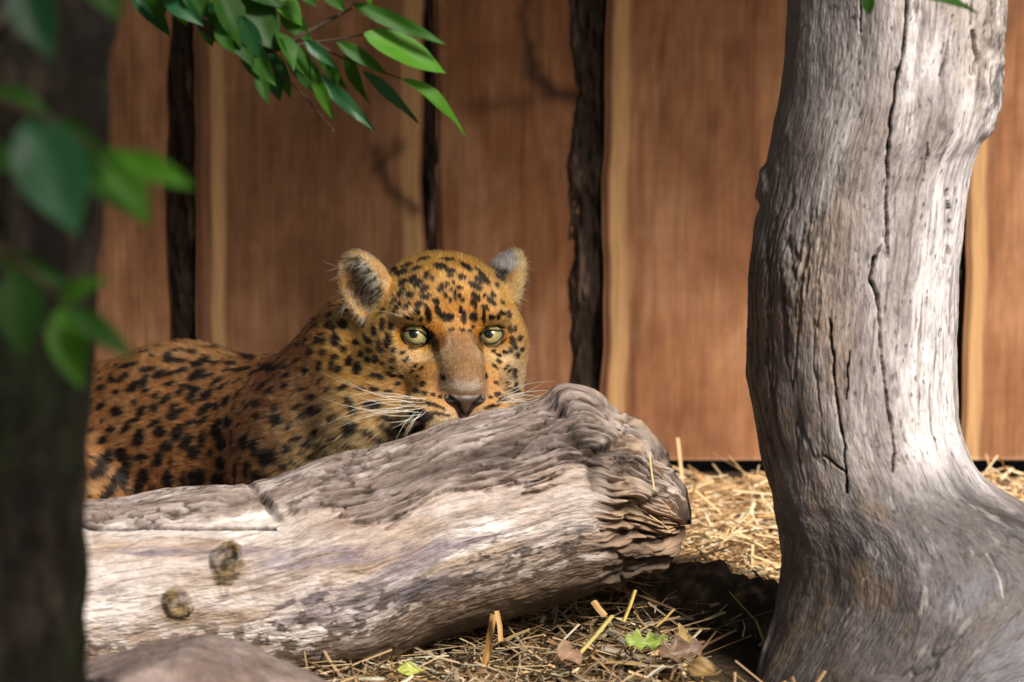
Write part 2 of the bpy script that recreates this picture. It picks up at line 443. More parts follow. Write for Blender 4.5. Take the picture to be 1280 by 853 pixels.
# deep hollow where the bark folds over near the end, and other hand-placed features
def spot_at(px, py, rx, ry, rot=0.0):
    vx, vy, _ = VP
    ca, sa = math.cos(rot), math.sin(rot)
    a = ((vx - px) * ca + (vy - py) * sa) / rx; b_ = (-(vx - px) * sa + (vy - py) * ca) / ry
    wv = 0.25 * g(60, 60, 2, px * 0.01)
    return np.exp(-((a * a + b_ * b_) * (1 + wv))) * (front > -0.15)
VP = proj(V)
hol = spot_at(722, 552, 20, 9, 0.35) + spot_at(745, 590, 10, 34, -0.15) * 0.8 + spot_at(700, 520, 16, 6, 0.2) * 0.5 + spot_at(757, 563, 26, 6, -0.15)
disp -= 0.020 * np.clip(hol, 0, 1)
lips = spot_at(770, 548, 36, 12, 0.25) + spot_at(712, 505, 24, 13, 0.5) + spot_at(770, 580, 28, 18, -0.3) + spot_at(805, 615, 40, 16, -0.1)
disp += 0.009 * np.clip(lips, 0, 1.2)
kn = spot_at(283, 708, 27, 36, 0.15) + 0.5 * g(34, 34, 4, 71.0); kn2 = spot_at(221, 754, 24, 22, 0.2) + 0.5 * g(36, 36, 4, 72.0)
kb = np.clip(ss(0.4, 0.7, kn) + ss(0.45, 0.75, kn2), 0, 1)
disp += kb * (0.007 + 0.006 * g(70, 70, 3, 3.1)) - 0.006 * ss(0.75, 1, kn)
gash = np.clip(spot_at(332, 632, 26, 5, 0.75) + 0.3 * g(40, 40, 3, 93.0), 0, 1); disp -= 0.009 * gash
ledge = spot_at(560, 583, 120, 7, -0.32) + spot_at(640, 570, 60, 6, -0.3); disp -= 0.009 * ledge * barkf
slit = ss(3.2, 0.8, np.abs(VP[1] - (660 + 0.006 * (VP[0] - 110) + 3 * g(12, 12, 2, 7.2)))) * (VP[0] < 345) * (front > -0.1)
disp -= 0.007 * slit
V2 = V + Nn * disp[:, None]
V2[:, 2] = np.maximum(V2[:, 2], -0.01)
# colours
pale = np.array([0.53, 0.45, 0.415]); c = np.tile(pale, (len(V), 1))
c = mixc(c, [0.80, 0.73, 0.69], ss(0.02, 0.45, g2(6, 28, 3, 6.6)) * 0.8)
c = mixc(c, [0.34, 0.23, 0.15], ss(0.05, 0.45, g2(7, 40, 4, 2.5)) * 0.75)
c = mixc(c, [0.30, 0.20, 0.12], ss(330, 120, pu) * ss(0.5, 0.62, hrel + 0.1 * g2(8, 20, 3, 61.0)) * ss(-0.2, 0.25, g(26, 40, 4, 62.0)) * 0.8)
band = g2(2.2, 17, 4, 13.7)
c = mixc(c, [0.22, 0.175, 0.19], ss(0.10, 0.24, band + 0.15 * g2(18, 90, 3, 111.0)) * ss(0.3, 0.45, hrel) * 0.8)
c = mixc(c, [0.27, 0.19, 0.145], ss(0.1, 0.3, g2(4, 26, 5, 112.0, 0.6)) * 0.7)
blue1 = ss(0.5, 0.72, spot_at(430, 693, 190, 15, -0.10) + 0.6 * g2(9, 60, 4, 4.0)) + ss(0.5, 0.7, spot_at(250, 690, 170, 9, 0.0) + 0.55 * g2(9, 60, 4, 5.0))
blue2 = ss(0.45, 0.6, spot_at(490, 742, 150, 20, -0.12) + 0.75 * g2(26, 70, 4, 5.0))
strk = ss(-0.35, 0.2, g2(14, 130, 3, 101.0))
c = mixc(c, [0.235, 0.19, 0.225], np.clip(blue1, 0, 1) * (0.35 + 0.5 * strk))
c = mixc(c, [0.13, 0.11, 0.125], np.clip(blue2, 0, 1) * (0.5 + 0.48 * strk))
mott = g(42, 70, 4, 21.0, 0.65)
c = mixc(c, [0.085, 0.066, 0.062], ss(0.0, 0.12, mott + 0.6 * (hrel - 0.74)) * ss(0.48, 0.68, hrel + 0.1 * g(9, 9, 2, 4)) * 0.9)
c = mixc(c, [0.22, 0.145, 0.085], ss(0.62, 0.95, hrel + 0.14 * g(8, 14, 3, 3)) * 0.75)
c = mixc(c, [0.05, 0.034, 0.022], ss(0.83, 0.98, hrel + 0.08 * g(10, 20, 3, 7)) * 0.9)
c = mixc(c, [0.10, 0.07, 0.05], ss(0.62, 0.9, 1 - np.abs(g2(5, 70, 3, 31.0)) * 6) * 0.5 * (1 - barkf))
bc = mixc(np.tile([0.25, 0.19, 0.165], (len(V), 1)), [0.43, 0.355, 0.33], ss(-0.1, 0.5, g2(12, 60, 4, 14.0)))
bc = mixc(bc, [0.50, 0.38, 0.30], ss(0.12, 0.45, g(11, 26, 3, 15.0)) * ss(480, 540, pu) * 0.8)
bc = mixc(bc, [0.035, 0.02, 0.013], np.clip(crev * 0.9 + crev2 * 0.55, 0, 1))
bc = mixc(bc, [0.07, 0.045, 0.032], ss(0.16, 0.42, g2(20, 170, 2, 81.0)) * 0.75)
bc = mixc(bc, [0.05, 0.03, 0.02], ss(0.55, 0.85, 1 - np.abs(g2(13, 60, 3, 82.0)) * 4.5) * ss(-0.1, 0.2, g2(9, 14, 2, 83.0)) * 0.8)
peel = ss(0.17, 0.0, hrel - edge - 0.10 * g2(6, 34, 4, 91.0)) * (front > -0.2)
c = mixc(c, mixc(np.tile([0.44, 0.34, 0.28], (len(V), 1)), [0.22, 0.145, 0.10], ss(-0.1, 0.35, g2(12, 80, 4, 92.0))), peel * 0.8 * ss(330, 420, pu))
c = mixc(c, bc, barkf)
rc = mixc(np.tile([0.34, 0.23, 0.15], (len(V), 1)), [0.42, 0.34, 0.30], ss(0.55, 0.28, hrel))
rc = mixc(rc, [0.48, 0.33, 0.21], ss(0.1, 0.5, g(18, 40, 3, 16.0)) * 0.7)
rc = mixc(rc, [0.04, 0.024, 0.015], np.clip(ss(0.74, 0.97, lump2) * 0.7 + ss(0.55, 0.9, spl), 0, 1) * 0.85)
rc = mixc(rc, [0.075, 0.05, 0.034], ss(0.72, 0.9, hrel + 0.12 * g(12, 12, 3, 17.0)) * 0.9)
rc = mixc(rc, rc * 1.6, ss(820, 840, pu))  # end cap faces away from the sun; its light is put into the colour
c = mixc(c, rc, right)
c = mixc(c, [0.03, 0.018, 0.01], np.clip(hol * 0.9 + gash * 0.8 + ledge * 0.7 * barkf, 0, 1))
c = mixc(c, [0.02, 0.012, 0.009], slit * 0.95)
kc = mixc(np.tile([0.13, 0.088, 0.03], (len(V), 1)), [0.035, 0.024, 0.012], ss(-0.15, 0.25, g(80, 80, 3, 18.0)))
kc = mixc(kc, [0.27, 0.18, 0.075], ss(0.2, 0.5, g(60, 90, 3, 19.0)) * 0.8)
halo = np.clip(spot_at(285, 722, 44, 58, 0.1) + spot_at(222, 764, 40, 36, 0.1), 0, 1) * ss(-0.3, 0.3, g2(14, 50, 4, 102.0))
c = mixc(c, [0.20, 0.125, 0.06], halo * 0.75 * (1 - barkf))
c = mixc(c, kc, kb * (0.55 + 0.45 * ss(-0.2, 0.2, g(50, 50, 3, 121.0))))
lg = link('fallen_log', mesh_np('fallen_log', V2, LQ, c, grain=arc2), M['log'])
tag(lg, 'fallen weathered log with peeling bark and pale bare wood in front of the leopard', 'log')
LOGV = V2

# ---- standing dead trunk at the right
ED = [(-1400, 1010, 1240), (-700, 1000, 1262), (-120, 992, 1262), (-40, 990, 1258), (0, 988, 1255), (60, 983, 1249), (120, 975, 1247), (165, 964, 1236), (190, 959, 1222), (220, 955, 1214), (280, 945, 1207), (340, 937, 1200), (420, 934, 1195), (480, 936, 1194), (520, 941, 1197), (550, 947, 1206), (575, 953, 1217), (592, 957, 1228), (608, 961, 1244), (622, 965, 1268), (640, 968, 1305), (670, 974, 1345), (700, 979, 1375), (730, 978, 1395), (770, 968, 1415), (810, 955, 1430), (853, 942, 1442), (900, 930, 1450), (1000, 915, 1460)]
ED = np.array(ED, float)
nu, nv = 780, 440
pys = np.concatenate([np.linspace(-1300, -70, 61)[:-1], np.linspace(-70, 985, nu - 60)])
Lx = interp(ED[:, [0, 1]], pys); Rx = interp(ED[:, [0, 2]], pys)
cx = (Lx + Rx) / 2; hw = (Rx - Lx) / 2
TY = np.interp(pys, [-1300, -110, 560, 700, 985], [-0.22, -0.27, -0.29, -0.32, -0.37])
cen = np.stack([P(a, b_, c_) for a, b_, c_ in zip(cx, pys, TY)])
dep = (cen - CAM) @ FWD
R = hw * dep / F
Rd = np.where(R < 0.125, R, 0.125 + (R - 0.125) * 0.55)
phi = np.linspace(0, 2 * math.pi, nv, endpoint=False) + math.pi / 2; phi = phi - 0.42 * np.sin(phi - math.pi / 2)
lobe = 1 + 0.05 * np.cos(3 * phi + 1.0)
V = (cen[:, None] + (R[:, None] * np.cos(phi)[None])[..., None] * RGT - ((Rd[:, None] * np.sin(phi)[None]) * lobe[None])[..., None] * np.array([0, 1.0, 0])).reshape(-1, 3)
TQ = grid_quads(nu, nv, True)
Nn = vnormals(V, TQ)
if (Nn * (V - np.repeat(cen, nv, 0))).sum() < 0: Nn = -Nn; TQ = TQ[:, ::-1]
ang = np.tile(phi, nu); frt = np.sin(ang)
VP = proj(V); vx, vy = VP[0], VP[1]
zlen = np.repeat(pys / 1200.0, nv)
# grain runs up the trunk, twists and bends out along the root flare
pyr = np.repeat(pys, nv)
gang = ang - 0.45 * np.clip((pyr - 585) / 200.0, 0, 1.7) * ss(0.75, -0.1, np.cos(ang)) * ss(-0.2, 0.2, np.sin(ang))
slen = np.concatenate([[0], np.cumsum(np.hypot(np.diff(pys) / 1200.0, np.diff(R)))]); zlen = np.repeat(slen, nv)
Rg = np.repeat(np.maximum(R, 0.1), nv); Rgd = np.repeat(np.maximum(Rd, 0.1), nv)
arc = np.stack([np.cos(gang) * Rg, np.sin(gang) * Rgd, zlen], -1)
arc[:, 0] += 0.008 * fbm(np.stack([arc[:, 0] * 6, arc[:, 1] * 6, zlen * 5], -1), 3)
arc[:, 1] += 0.008 * fbm(np.stack([arc[:, 0] * 6 + 9, arc[:, 1] * 6, zlen * 5], -1), 3)
gt = lambda sc, sz, o=3, seed=0.0, gain=0.5: fbm(np.stack([arc[:, 0] * sc + seed, arc[:, 1] * sc - seed, arc[:, 2] * sz], -1), o, gain)
def polyd(pts, wobble=2.0, seed=0.0):
    ptsa = np.array(pts, float); d0 = np.full(len(vx), 1e3)
    xy = np.stack([vx + wobble * gt(120, 60, 2, seed), vy], -1)
    for k in range(len(ptsa) - 1):
        d_ = ptsa[k + 1] - ptsa[k]; tt = np.clip(((xy - ptsa[k]) @ d_) / (d_ @ d_), 0, 1)
        d0 = np.minimum(d0, np.linalg.norm(xy - ptsa[k] - tt[:, None] * d_, axis=1))
    return np.where(frt > 0, d0, 1e3)
cracks = [([(1134, -60), (1133, 0), (1131, 55), (1119, 110), (1113, 150), (1109, 200), (1108, 250), (1110, 322)], 1.9, 1),
          ([(1093, 322), (1088, 350), (1098, 372), (1101, 420), (1104, 470), (1112, 525), (1117, 560), (1115, 590)], 1.9, 2),
          ([(1036, 400), (1042, 470), (1048, 520), (1056, 560), (1058, 615)], 1.5, 3),
          ([(1191, 20), (1184, 60), (1177, 95)], 1.1, 4), ([(1030, 570), (1055, 590)], 1.2, 5), ([(1186, 240), (1188, 300), (1183, 330)], 2.4, 6),
          ([(1075, 0), (1073, 40)], 1.0, 7), ([(1062, 440), (1058, 500)], 0.9, 8),  ([(1216, 40), (1222, 75), (1216, 95)], 2.2, 12), ([(1160, 180), (1156, 230)], 0.8, 13)]
crk = np.zeros(len(vx)); dsp_c = np.zeros(len(vx))
for pts, w, sd in cracks:
    d = polyd(pts, 3.0, sd * 1.7)
    wl = w * (0.7 + 0.5 * np.abs(gt(20, 30, 2, sd)))
    crk = np.maximum(crk, ss(wl * 1.3, wl * 0.5, d)); dsp_c = np.maximum(dsp_c, ss(wl * 3, 0, d))
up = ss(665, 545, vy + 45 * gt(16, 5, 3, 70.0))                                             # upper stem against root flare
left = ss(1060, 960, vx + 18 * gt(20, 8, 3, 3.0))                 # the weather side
rough_z = ss(1075, 985, vx + 20 * gt(16, 7, 3, 1.0)) * ss(680, 560, vy) * ss(180, 330, vy)
ridge = 1 - np.abs(gt(42, 7, 5, 2.0, 0.6)) * 2.4
ridge2 = 1 - np.abs(gt(160, 14, 3, 5.0)) * 2.0
disp = 0.006 * gt(9, 6, 3, 0.3) + 0.0010 * gt(60, 6, 3, 7.0) * up + 0.0016 * gt(40, 26, 3, 8.0) + 0.0024 * gt(45, 22, 4, 74.0, 0.6) * (1 - up) - 0.004 * ss(0.90, 0.985, 1 - np.abs(gt(22, 9, 3, 77.0)) * 2.2) * ss(0.05, 0.35, gt(12, 9, 2, 78.0)) * 0.6 * (1 - up) + 0.006 * gt(14, 5, 3, 75.0) * (1 - up)
disp -= 0.004 * dsp_c * 0.5 + 0.011 * crk
disp -= (0.0028 * ss(0.72, 0.97, ridge)) * (0.12 + 0.88 * rough_z) * up
disp += rough_z * (0.004 * gt(34, 18, 4, 12.0))
chip = np.clip(np.exp(-(((vx - 952) / 9) ** 2 + ((vy - 228) / 26) ** 2)), 0, 1) * (np.abs(np.cos(ang) + 0.93) < 0.3)
disp += 0.006 * ss(0.25, 0.7, chip + 0.2 * gt(90, 60, 2, 66.0))
barkr = ss(1218, 1232, vx + 8 * gt(30, 14, 3, 22.0)) * ss(182, 160, vy) * ss(0.0, 0.15, np.cos(ang))
disp += barkr * (0.006 + 0.005 * gt(50, 40, 3, 23.0))
bump2 = np.exp(-(((vx - 985) / 14) ** 2 + ((vy - 360) / 40) ** 2)) * (frt > 0); disp += 0.008 * bump2 * (0.6 + 0.8 * gt(50, 40, 3, 6.0))
V2 = V + Nn * disp[:, None]
c = np.tile([0.36, 0.315, 0.305], (len(V), 1))
c = mixc(c, [0.76, 0.71, 0.71], ss(-0.02, 0.42, gt(14, 3, 3, 31.0) + 0.55 * ss(1050, 1150, vx) - 0.16) * 0.92)  # pale wood, with the sunlit highlight of the right side painted in
c = mixc(c, [0.25, 0.17, 0.115], ss(0.05, 0.35, gt(16, 5, 4, 39.0)) * ss(1150, 1020, vx) * 0.7)
c = mixc(c, [0.30, 0.235, 0.20], ss(0.08, 0.42, gt(40, 4, 4, 32.0)) * 0.7)
c = mixc(c, [0.20, 0.165, 0.165], ss(0.05, 0.35, gt(90, 9, 4, 33.0)) * 0.6)
c = mixc(c, [0.15, 0.12, 0.11], ss(0.22, 0.4, gt(150, 12, 3, 38.0)) * 0.7)
c = mixc(c, [0.36, 0.27, 0.185], ss(0.1, 0.45, gt(12, 4, 3, 34.0)) * 0.45 * up)
c = mixc(c, [0.12, 0.085, 0.062], rough_z * 0.75 * ss(-0.2, 0.5, gt(30, 10, 3, 35.0)))
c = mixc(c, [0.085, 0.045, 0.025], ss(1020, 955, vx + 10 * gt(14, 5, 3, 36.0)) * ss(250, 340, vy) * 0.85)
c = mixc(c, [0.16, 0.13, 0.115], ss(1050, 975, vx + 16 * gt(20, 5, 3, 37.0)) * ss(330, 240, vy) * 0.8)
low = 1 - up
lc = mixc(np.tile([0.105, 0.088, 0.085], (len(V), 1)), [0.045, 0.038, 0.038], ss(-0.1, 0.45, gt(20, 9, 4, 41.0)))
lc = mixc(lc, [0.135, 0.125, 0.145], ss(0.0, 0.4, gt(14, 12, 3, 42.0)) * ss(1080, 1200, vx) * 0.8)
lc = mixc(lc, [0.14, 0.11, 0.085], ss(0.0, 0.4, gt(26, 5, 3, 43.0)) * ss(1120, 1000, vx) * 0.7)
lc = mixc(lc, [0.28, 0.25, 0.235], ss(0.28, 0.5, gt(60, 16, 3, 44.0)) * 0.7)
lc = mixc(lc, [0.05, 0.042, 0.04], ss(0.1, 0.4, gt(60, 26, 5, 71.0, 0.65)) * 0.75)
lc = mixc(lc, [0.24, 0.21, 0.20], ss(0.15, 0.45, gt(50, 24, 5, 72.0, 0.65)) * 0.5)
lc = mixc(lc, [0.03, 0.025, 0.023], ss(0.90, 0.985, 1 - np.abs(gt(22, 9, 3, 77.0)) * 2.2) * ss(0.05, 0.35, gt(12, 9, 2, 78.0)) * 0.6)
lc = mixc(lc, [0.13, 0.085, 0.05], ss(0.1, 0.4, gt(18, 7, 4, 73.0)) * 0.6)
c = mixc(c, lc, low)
speck = gt(230, 90, 2, 45.0)
c = mixc(c, [0.07, 0.055, 0.05], ss(0.36, 0.55, speck) * 0.8)
c = mixc(c, [0.11, 0.085, 0.07], ss(0.3, 0.5, gt(75, 22, 4, 47.0, 0.6)) * 0.7)
c = mixc(c, [0.045, 0.035, 0.03], ss(0.75, 0.97, ridge) * (0.15 + 0.6 * rough_z) * up)
c = mixc(c, [0.09, 0.068, 0.06], barkr * ss(-0.3, 0.4, gt(60, 60, 3, 46.0)) * 0.8)
for pts, w, sd in [([(1236, 690), (1250, 725), (1258, 760)], 2.2, 1), ([(1010, 850), (1060, 760), (1105, 680)], 1.0, 2)]:
    c = mixc(c, [0.62, 0.56, 0.5], ss(w, w * 0.4, polyd(pts, 5, sd + 30)) * ss(-0.1, 0.3, gt(120, 60, 2, 50.0 + sd)) * 0.4)
c = mixc(c, [0.012, 0.009, 0.008], crk * 0.95)
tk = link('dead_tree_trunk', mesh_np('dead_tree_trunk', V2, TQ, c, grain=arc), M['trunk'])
tag(tk, 'thick bare grey dead tree trunk with long cracks and flaring root base', 'tree trunk')

# ---- dark rotting root lying between log and trunk
def tube(path, radii, nv=28, nsub=60, seed=0.0, lump=0.15, freq=18):
    path = np.array(path, float); radii = np.array(radii, float)
    t = np.linspace(0, 1, len(path)); s = np.linspace(0, 1, nsub)
    def cr(a):
        out = np.zeros((nsub,) + a.shape[1:])
        for k, sv in enumerate(s):
            x = sv * (len(a) - 1); i = min(int(x), len(a) - 2); f = x - i
            p0 = a[max(i - 1, 0)]; p1 = a[i]; p2 = a[i + 1]; p3 = a[min(i + 2, len(a) - 1)]
            out[k] = 0.5 * (2 * p1 + (p2 - p0) * f + (2 * p0 - 5 * p1 + 4 * p2 - p3) * f * f + (3 * p1 - p0 - 3 * p2 + p3) * f ** 3)
        return out
    c_ = cr(path); r_ = cr(radii)
    tg = norm(np.gradient(c_, axis=0))
    ref = np.array([0, 0, 1.0]) if abs(tg[:, 2]).mean() < 0.8 else np.array([0, 1.0, 0])
    a_ = norm(np.cross(tg, ref)); b_ = np.cross(a_, tg)
    ph = np.linspace(0, 2 * math.pi, nv, endpoint=False)
    dirs = a_[:, None] * np.cos(ph)[None, :, None] + b_[:, None] * np.sin(ph)[None, :, None]
    v = c_[:, None] + dirs * r_[:, None, None]
    vf = v.reshape(-1, 3)
    if lump:
        nz = fbm(vf * freq + seed, 4).reshape(nsub, nv)
        v = c_[:, None] + dirs * (r_[:, None] * (1 + lump * nz))[..., None]
        vf = v.reshape(-1, 3)
    q = grid_quads(nsub, nv, True)
    n = len(vf)
    vf = np.concatenate([vf, c_[:1], c_[-1:]])
    i = np.arange(nv); j = (i + 1) % nv
    cap = np.concatenate([np.stack([np.full(nv, n), j, i, i], -1), np.stack([np.full(nv, n + 1), (nsub - 1) * nv + i, (nsub - 1) * nv + j, (nsub - 1) * nv + j], -1)])
    return vf, q[:, ::-1], cap, c_

def tube_mesh(name, path, radii, colf, nv=28, nsub=60, seed=0.0, lump=0.15, freq=18):
    vf, q, cap, _ = tube(path, radii, nv, nsub, seed, lump, freq)
    me = bpy.data.meshes.new(name)
    faces = q.tolist() + [f[:3] for f in cap[:, :3].tolist()]
    me.from_pydata(vf.tolist(), [], faces)
    a = me.attributes.new('col', 'FLOAT_COLOR', 'POINT')
    c4 = np.ones((len(vf), 4), np.float32); c4[:, :3] = np.clip(colf(vf), 0, 1)
    a.data.foreach_set('color', c4.ravel())
    me.polygons.foreach_set('use_smooth', np.ones(len(me.polygons), bool)); me.update()
    return me

def rootcol(v):
    n1 = fbm(v * 45, 4)
    c = mixc(np.tile([0.05, 0.035, 0.022], (len(v), 1)), [0.20, 0.14, 0.085], ss(0.0, 0.5, n1))
    return mixc(c, [0.018, 0.03, 0.01], ss(0.15, 0.5, fbm(v * 20 + 5, 3)) * 0.6)
ra = [P(690, 775, -0.03), P(780, 782, -0.06), P(850, 785, -0.08), P(915, 800, -0.10), P(1000, 815, -0.14), P(1100, 830, -0.16)]
rt = link('rotting_root', tube_mesh('rotting_root', ra, [0.04, 0.06, 0.07, 0.072, 0.07, 0.06], rootcol, 60, 160, 2.0, 0.35, 22), M['bark'])
tag(rt, 'dark rotting root half buried between the log end and the trunk', 'root')

# ------------------------------------------------------------------ rock
def make_rock(name, pts, seed, col1, col2, lvl=4, rnd=0.006):
    bm = bmesh.new()
    for p in pts: bm.verts.new(p)
    bmesh.ops.convex_hull(bm, input=bm.verts)
    bmesh.ops.delete(bm, geom=[v for v in bm.verts if not v.link_faces], context='VERTS')
    bmesh.ops.bevel(bm, geom=bm.edges[:], offset=rnd, segments=2, profile=0.5, affect='EDGES')
    bmesh.ops.triangulate(bm, faces=bm.faces[:])
    for _ in range(lvl):
        long = [e for e in bm.edges if e.calc_length() > 0.012]
        if not long: break
        bmesh.ops.subdivide_edges(bm, edges=long, cuts=1)
        bmesh.ops.triangulate(bm, faces=bm.faces[:])
    bm.normal_update()
    co = np.array([v.co[:] for v in bm.verts]); nn = np.array([v.normal[:] for v in bm.verts])
    d = 0.007 * fbm(co * 14 + seed, 4) + 0.003 * fbm(co * 55 + seed, 4)
    co = co + nn * d[:, None]
    for v, c_ in zip(bm.verts, co): v.co = c_
    me = bpy.data.meshes.new(name); bm.to_mesh(me); bm.free()
    cc = mixc(np.tile(col1, (len(co), 1)), col2, ss(-0.3, 0.4, fbm(co * 16 + seed, 4)))
    cc = mixc(cc, np.array(col1) * 0.5, ss(0.35, 0.5, fbm(co * 70 + seed, 3)) * 0.6)
    a = me.attributes.new('col', 'FLOAT_COLOR', 'POINT')
    c4 = np.ones((len(co), 4), np.float32); c4[:, :3] = cc; a.data.foreach_set('color', c4.ravel())
    me.polygons.foreach_set('use_smooth', np.ones(len(me.polygons), bool)); me.update()
    return me
RYf = -0.80
rp = [P(60, 840, -0.66), P(178, 806, -0.62), P(262, 792, -0.66), P(300, 799, -0.64), P(360, 828, -0.68), P(425, 858, -0.72), P(215, 822, -0.86), P(150, 850, -0.9), P(300, 838, -0.84)]
rp += [(p[0], p[1] - 0.02, -0.01) for p in (P(40, 853, -0.62), P(430, 870, -0.64), P(470, 880, -0.74), P(280, 880, -0.98), P(90, 880, -0.98), P(250, 853, -0.56))]
rk = link('rock', make_rock('rock', [tuple(p) for p in rp], 3.0, (0.17, 0.12, 0.10), (0.27, 0.205, 0.185)), M['rock'])
tag(rk, 'grey angular rock lying on the ground in front of the fallen log', 'rock')
sp = [P(1075, 850, -0.66), P(1100, 841, -0.62), P(1130, 846, -0.64), P(1150, 858, -0.68), P(1110, 850, -0.72)]
sp += [(p[0], p[1] - 0.01, -0.01) for p in (P(1055, 870, -0.60), P(1165, 870, -0.60), P(1150, 880, -0.74), P(1080, 880, -0.74))]
rk2 = link('rock', make_rock('rock_small', [tuple(p) for p in sp], 8.0, (0.13, 0.105, 0.10), (0.18, 0.15, 0.145)), M['rock'])
tag(rk2, 'small dark stone lying at the foot of the grey trunk', 'rock')

# ------------------------------------------------------------------ straw
def straw_geo(pos, yaw, pitch, length, width, bend, cols):
    """each stalk a flattened four-sided bent tube of three stations"""
    n = len(pos)
    d = np.stack([np.cos(yaw) * np.cos(pitch), np.sin(yaw) * np.cos(pitch), np.sin(pitch)], -1)
    s = norm(np.cross(d, np.tile([0, 0, 1.0], (n, 1)))); w = np.cross(s, d)
    tw = rng.uniform(-0.7, 0.7, n)
    s2 = s * np.cos(tw)[:, None] + w * np.sin(tw)[:, None]; w2 = np.cross(s2, d)
    st = []
    for k, t in enumerate((-0.5, 0.0, 0.5)):
        c_ = pos + d * (length * t)[:, None] + (s * bend[:, None] + w * np.abs(bend)[:, None] * 0.4) * (0.25 - t * t) * 4
        for a, b_ in ((-1, 0), (0, 0.35), (1, 0), (0, -0.35)):
            st.append(c_ + s2 * (width * a * 0.5)[:, None] + w2 * (width * b_ * 0.5)[:, None])
    v = np.stack(st, 1)                       # n,12,3
    ql = []
    for r in range(2):
        for k in range(4):
            ql.append([r * 4 + k, r * 4 + (k + 1) % 4, r * 4 + 4 + (k + 1) % 4, r * 4 + 4 + k])
    ql += [[3, 2, 1, 0], [8, 9, 10, 11]]
    q = (np.arange(n)[:, None, None] * 12 + np.array(ql)[None]).reshape(-1, 4)
    return v.reshape(-1, 3), q, np.repeat(cols, 12, 0)

def straw_cols(n):
    pal = np.array([[0.70, 0.47, 0.24], [0.78, 0.58, 0.36], [0.55, 0.33, 0.14], [0.84, 0.70, 0.50], [0.38, 0.22, 0.10], [0.24, 0.15, 0.08]])
    c = pal[rng.choice(6, n, p=[.27, .25, .19, .14, .1, .05])]
    return np.minimum(c * rng.uniform(0.85, 1.25, n)[:, None], 0.88)

def scatter(n, x0, x1, y0, y1, lmin, lmax, wmin, wmax, zup, pit=0.22):
    x = rng.uniform(x0, x1, n); y = rng.uniform(y0, y1, n)
    z = ground_h(x, y) + rng.uniform(0.0, 1.0, n) ** 1.5 * zup + 0.003
    return (np.stack([x, y, z], -1), rng.uniform(0, 2 * math.pi, n), rng.normal(0, pit, n),
            rng.uniform(lmin, lmax, n) * rng.choice([0.5, 1.0, 1.3], n), (wmin + (wmax - wmin) * rng.random(n) ** 2) * np.where(rng.random(n) < 0.07, 1.8, 1.0), rng.normal(0, 0.006, n))
sets = [scatter(6200, -0.1, 0.95, 0.0, 0.655, 0.04, 0.13, 0.002, 0.0055, 0.028),
        scatter(1500, -1.6, -0.1, 0.3, 0.76, 0.04, 0.13, 0.002, 0.005, 0.02),
        scatter(3800, -0.45, 0.32, -0.62, 0.02, 0.025, 0.085, 0.0015, 0.0048, 0.022, 0.3),
        scatter(1500, -1.6, 1.6, -1.6, -0.5, 0.03, 0.1, 0.002, 0.005, 0.012),
        scatter(120, -0.3, 0.95, 0.64, 0.76, 0.03, 0.06, 0.002, 0.005, 0.004, 0.5)]
arr = [np.concatenate([s_[k] for s_ in sets]) for k in range(6)]
cols = straw_cols(len(arr[0]))
ndark = len(sets[0][0]) + len(sets[1][0])
cols[ndark:ndark + 3800] *= rng.uniform(0.22, 0.78, 3800)[:, None]     # straw around the log, each stalk darkened at random
# keep stalks out of the logs and trunk
okm = np.ones(len(arr[0]), bool)
Tc = P(1085, 800, -0.42)
okm &= ~(((arr[0][:, 0] - Tc[0] - 0.08) / 0.26) ** 2 + ((arr[0][:, 1] + 0.34) / 0.15) ** 2 < 1)
okm &= ~((arr[0][:, 0] > 0.185) & (arr[0][:, 1] < -0.02) & (arr[0][:, 1] > -0.5) & (rng.random(len(okm)) < 0.78))
arr = [a[okm] for a in arr]; cols = cols[okm]
sv, sq, sc = straw_geo(*arr, cols)
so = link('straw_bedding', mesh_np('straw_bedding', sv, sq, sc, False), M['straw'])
tag(so, 'loose golden straw bedding strewn over the ground around the log', 'straw', kind='stuff')

def stalk(p0, p1, w, col, label, name='straw_stalk'):
    p0 = np.array(p0); p1 = np.array(p1); d = p1 - p0; Ln = np.linalg.norm(d)
    v, q, c_ = straw_geo(((p0 + p1) / 2)[None], np.array([math.atan2(d[1], d[0])]), np.array([math.asin(d[2] / Ln)]), np.array([Ln]), np.array([w]), np.array([0.001]), np.array([col]))
    o = link(name, mesh_np(name, v, q, c_, False), M['straw'])
    tag(o, label, 'straw', 'single straw stalks standing out from the bedding')
stalk(P(604, 838, -0.36), P(617, 768, -0.345), 0.007, (0.36, 0.18, 0.055), 'wide orange straw stalk leaning to the right against the log underside')
stalk(P(626, 802, -0.37), P(621, 764, -0.36), 0.0065, (0.44, 0.24, 0.08), 'short upright orange straw stalk resting against the log underside')
stalk(P(722, 820, -0.42), P(765, 770, -0.36), 0.0075, (0.52, 0.43, 0.15), 'thick yellow green straw stalk slanting up out of the bedding')
stalk(P(779, 778, -0.28), P(794, 738, -0.25), 0.005, (0.58, 0.44, 0.12), 'thin yellow straw stalk standing up in front of the dark root')
stalk(P(820, 784, -0.30), P(842, 762, -0.25), 0.004, (0.50, 0.33, 0.10), 'thin straw stalk leaning to the right against the dark root')
stalk(P(742, 752, -0.34), P(756, 770, -0.37), 0.007, (0.55, 0.34, 0.15), 'short blunt straw piece tipped against the bedding under the log')
stalk(P(800, 582, -0.315), P(838, 588, -0.28), 0.0032, (0.70, 0.50, 0.22), 'straw stalk lying flat across the broken log end')
stalk(P(812, 566, -0.31), P(818, 612, -0.315), 0.0032, (0.72, 0.52, 0.24), 'straw stalk hanging down the broken log end')
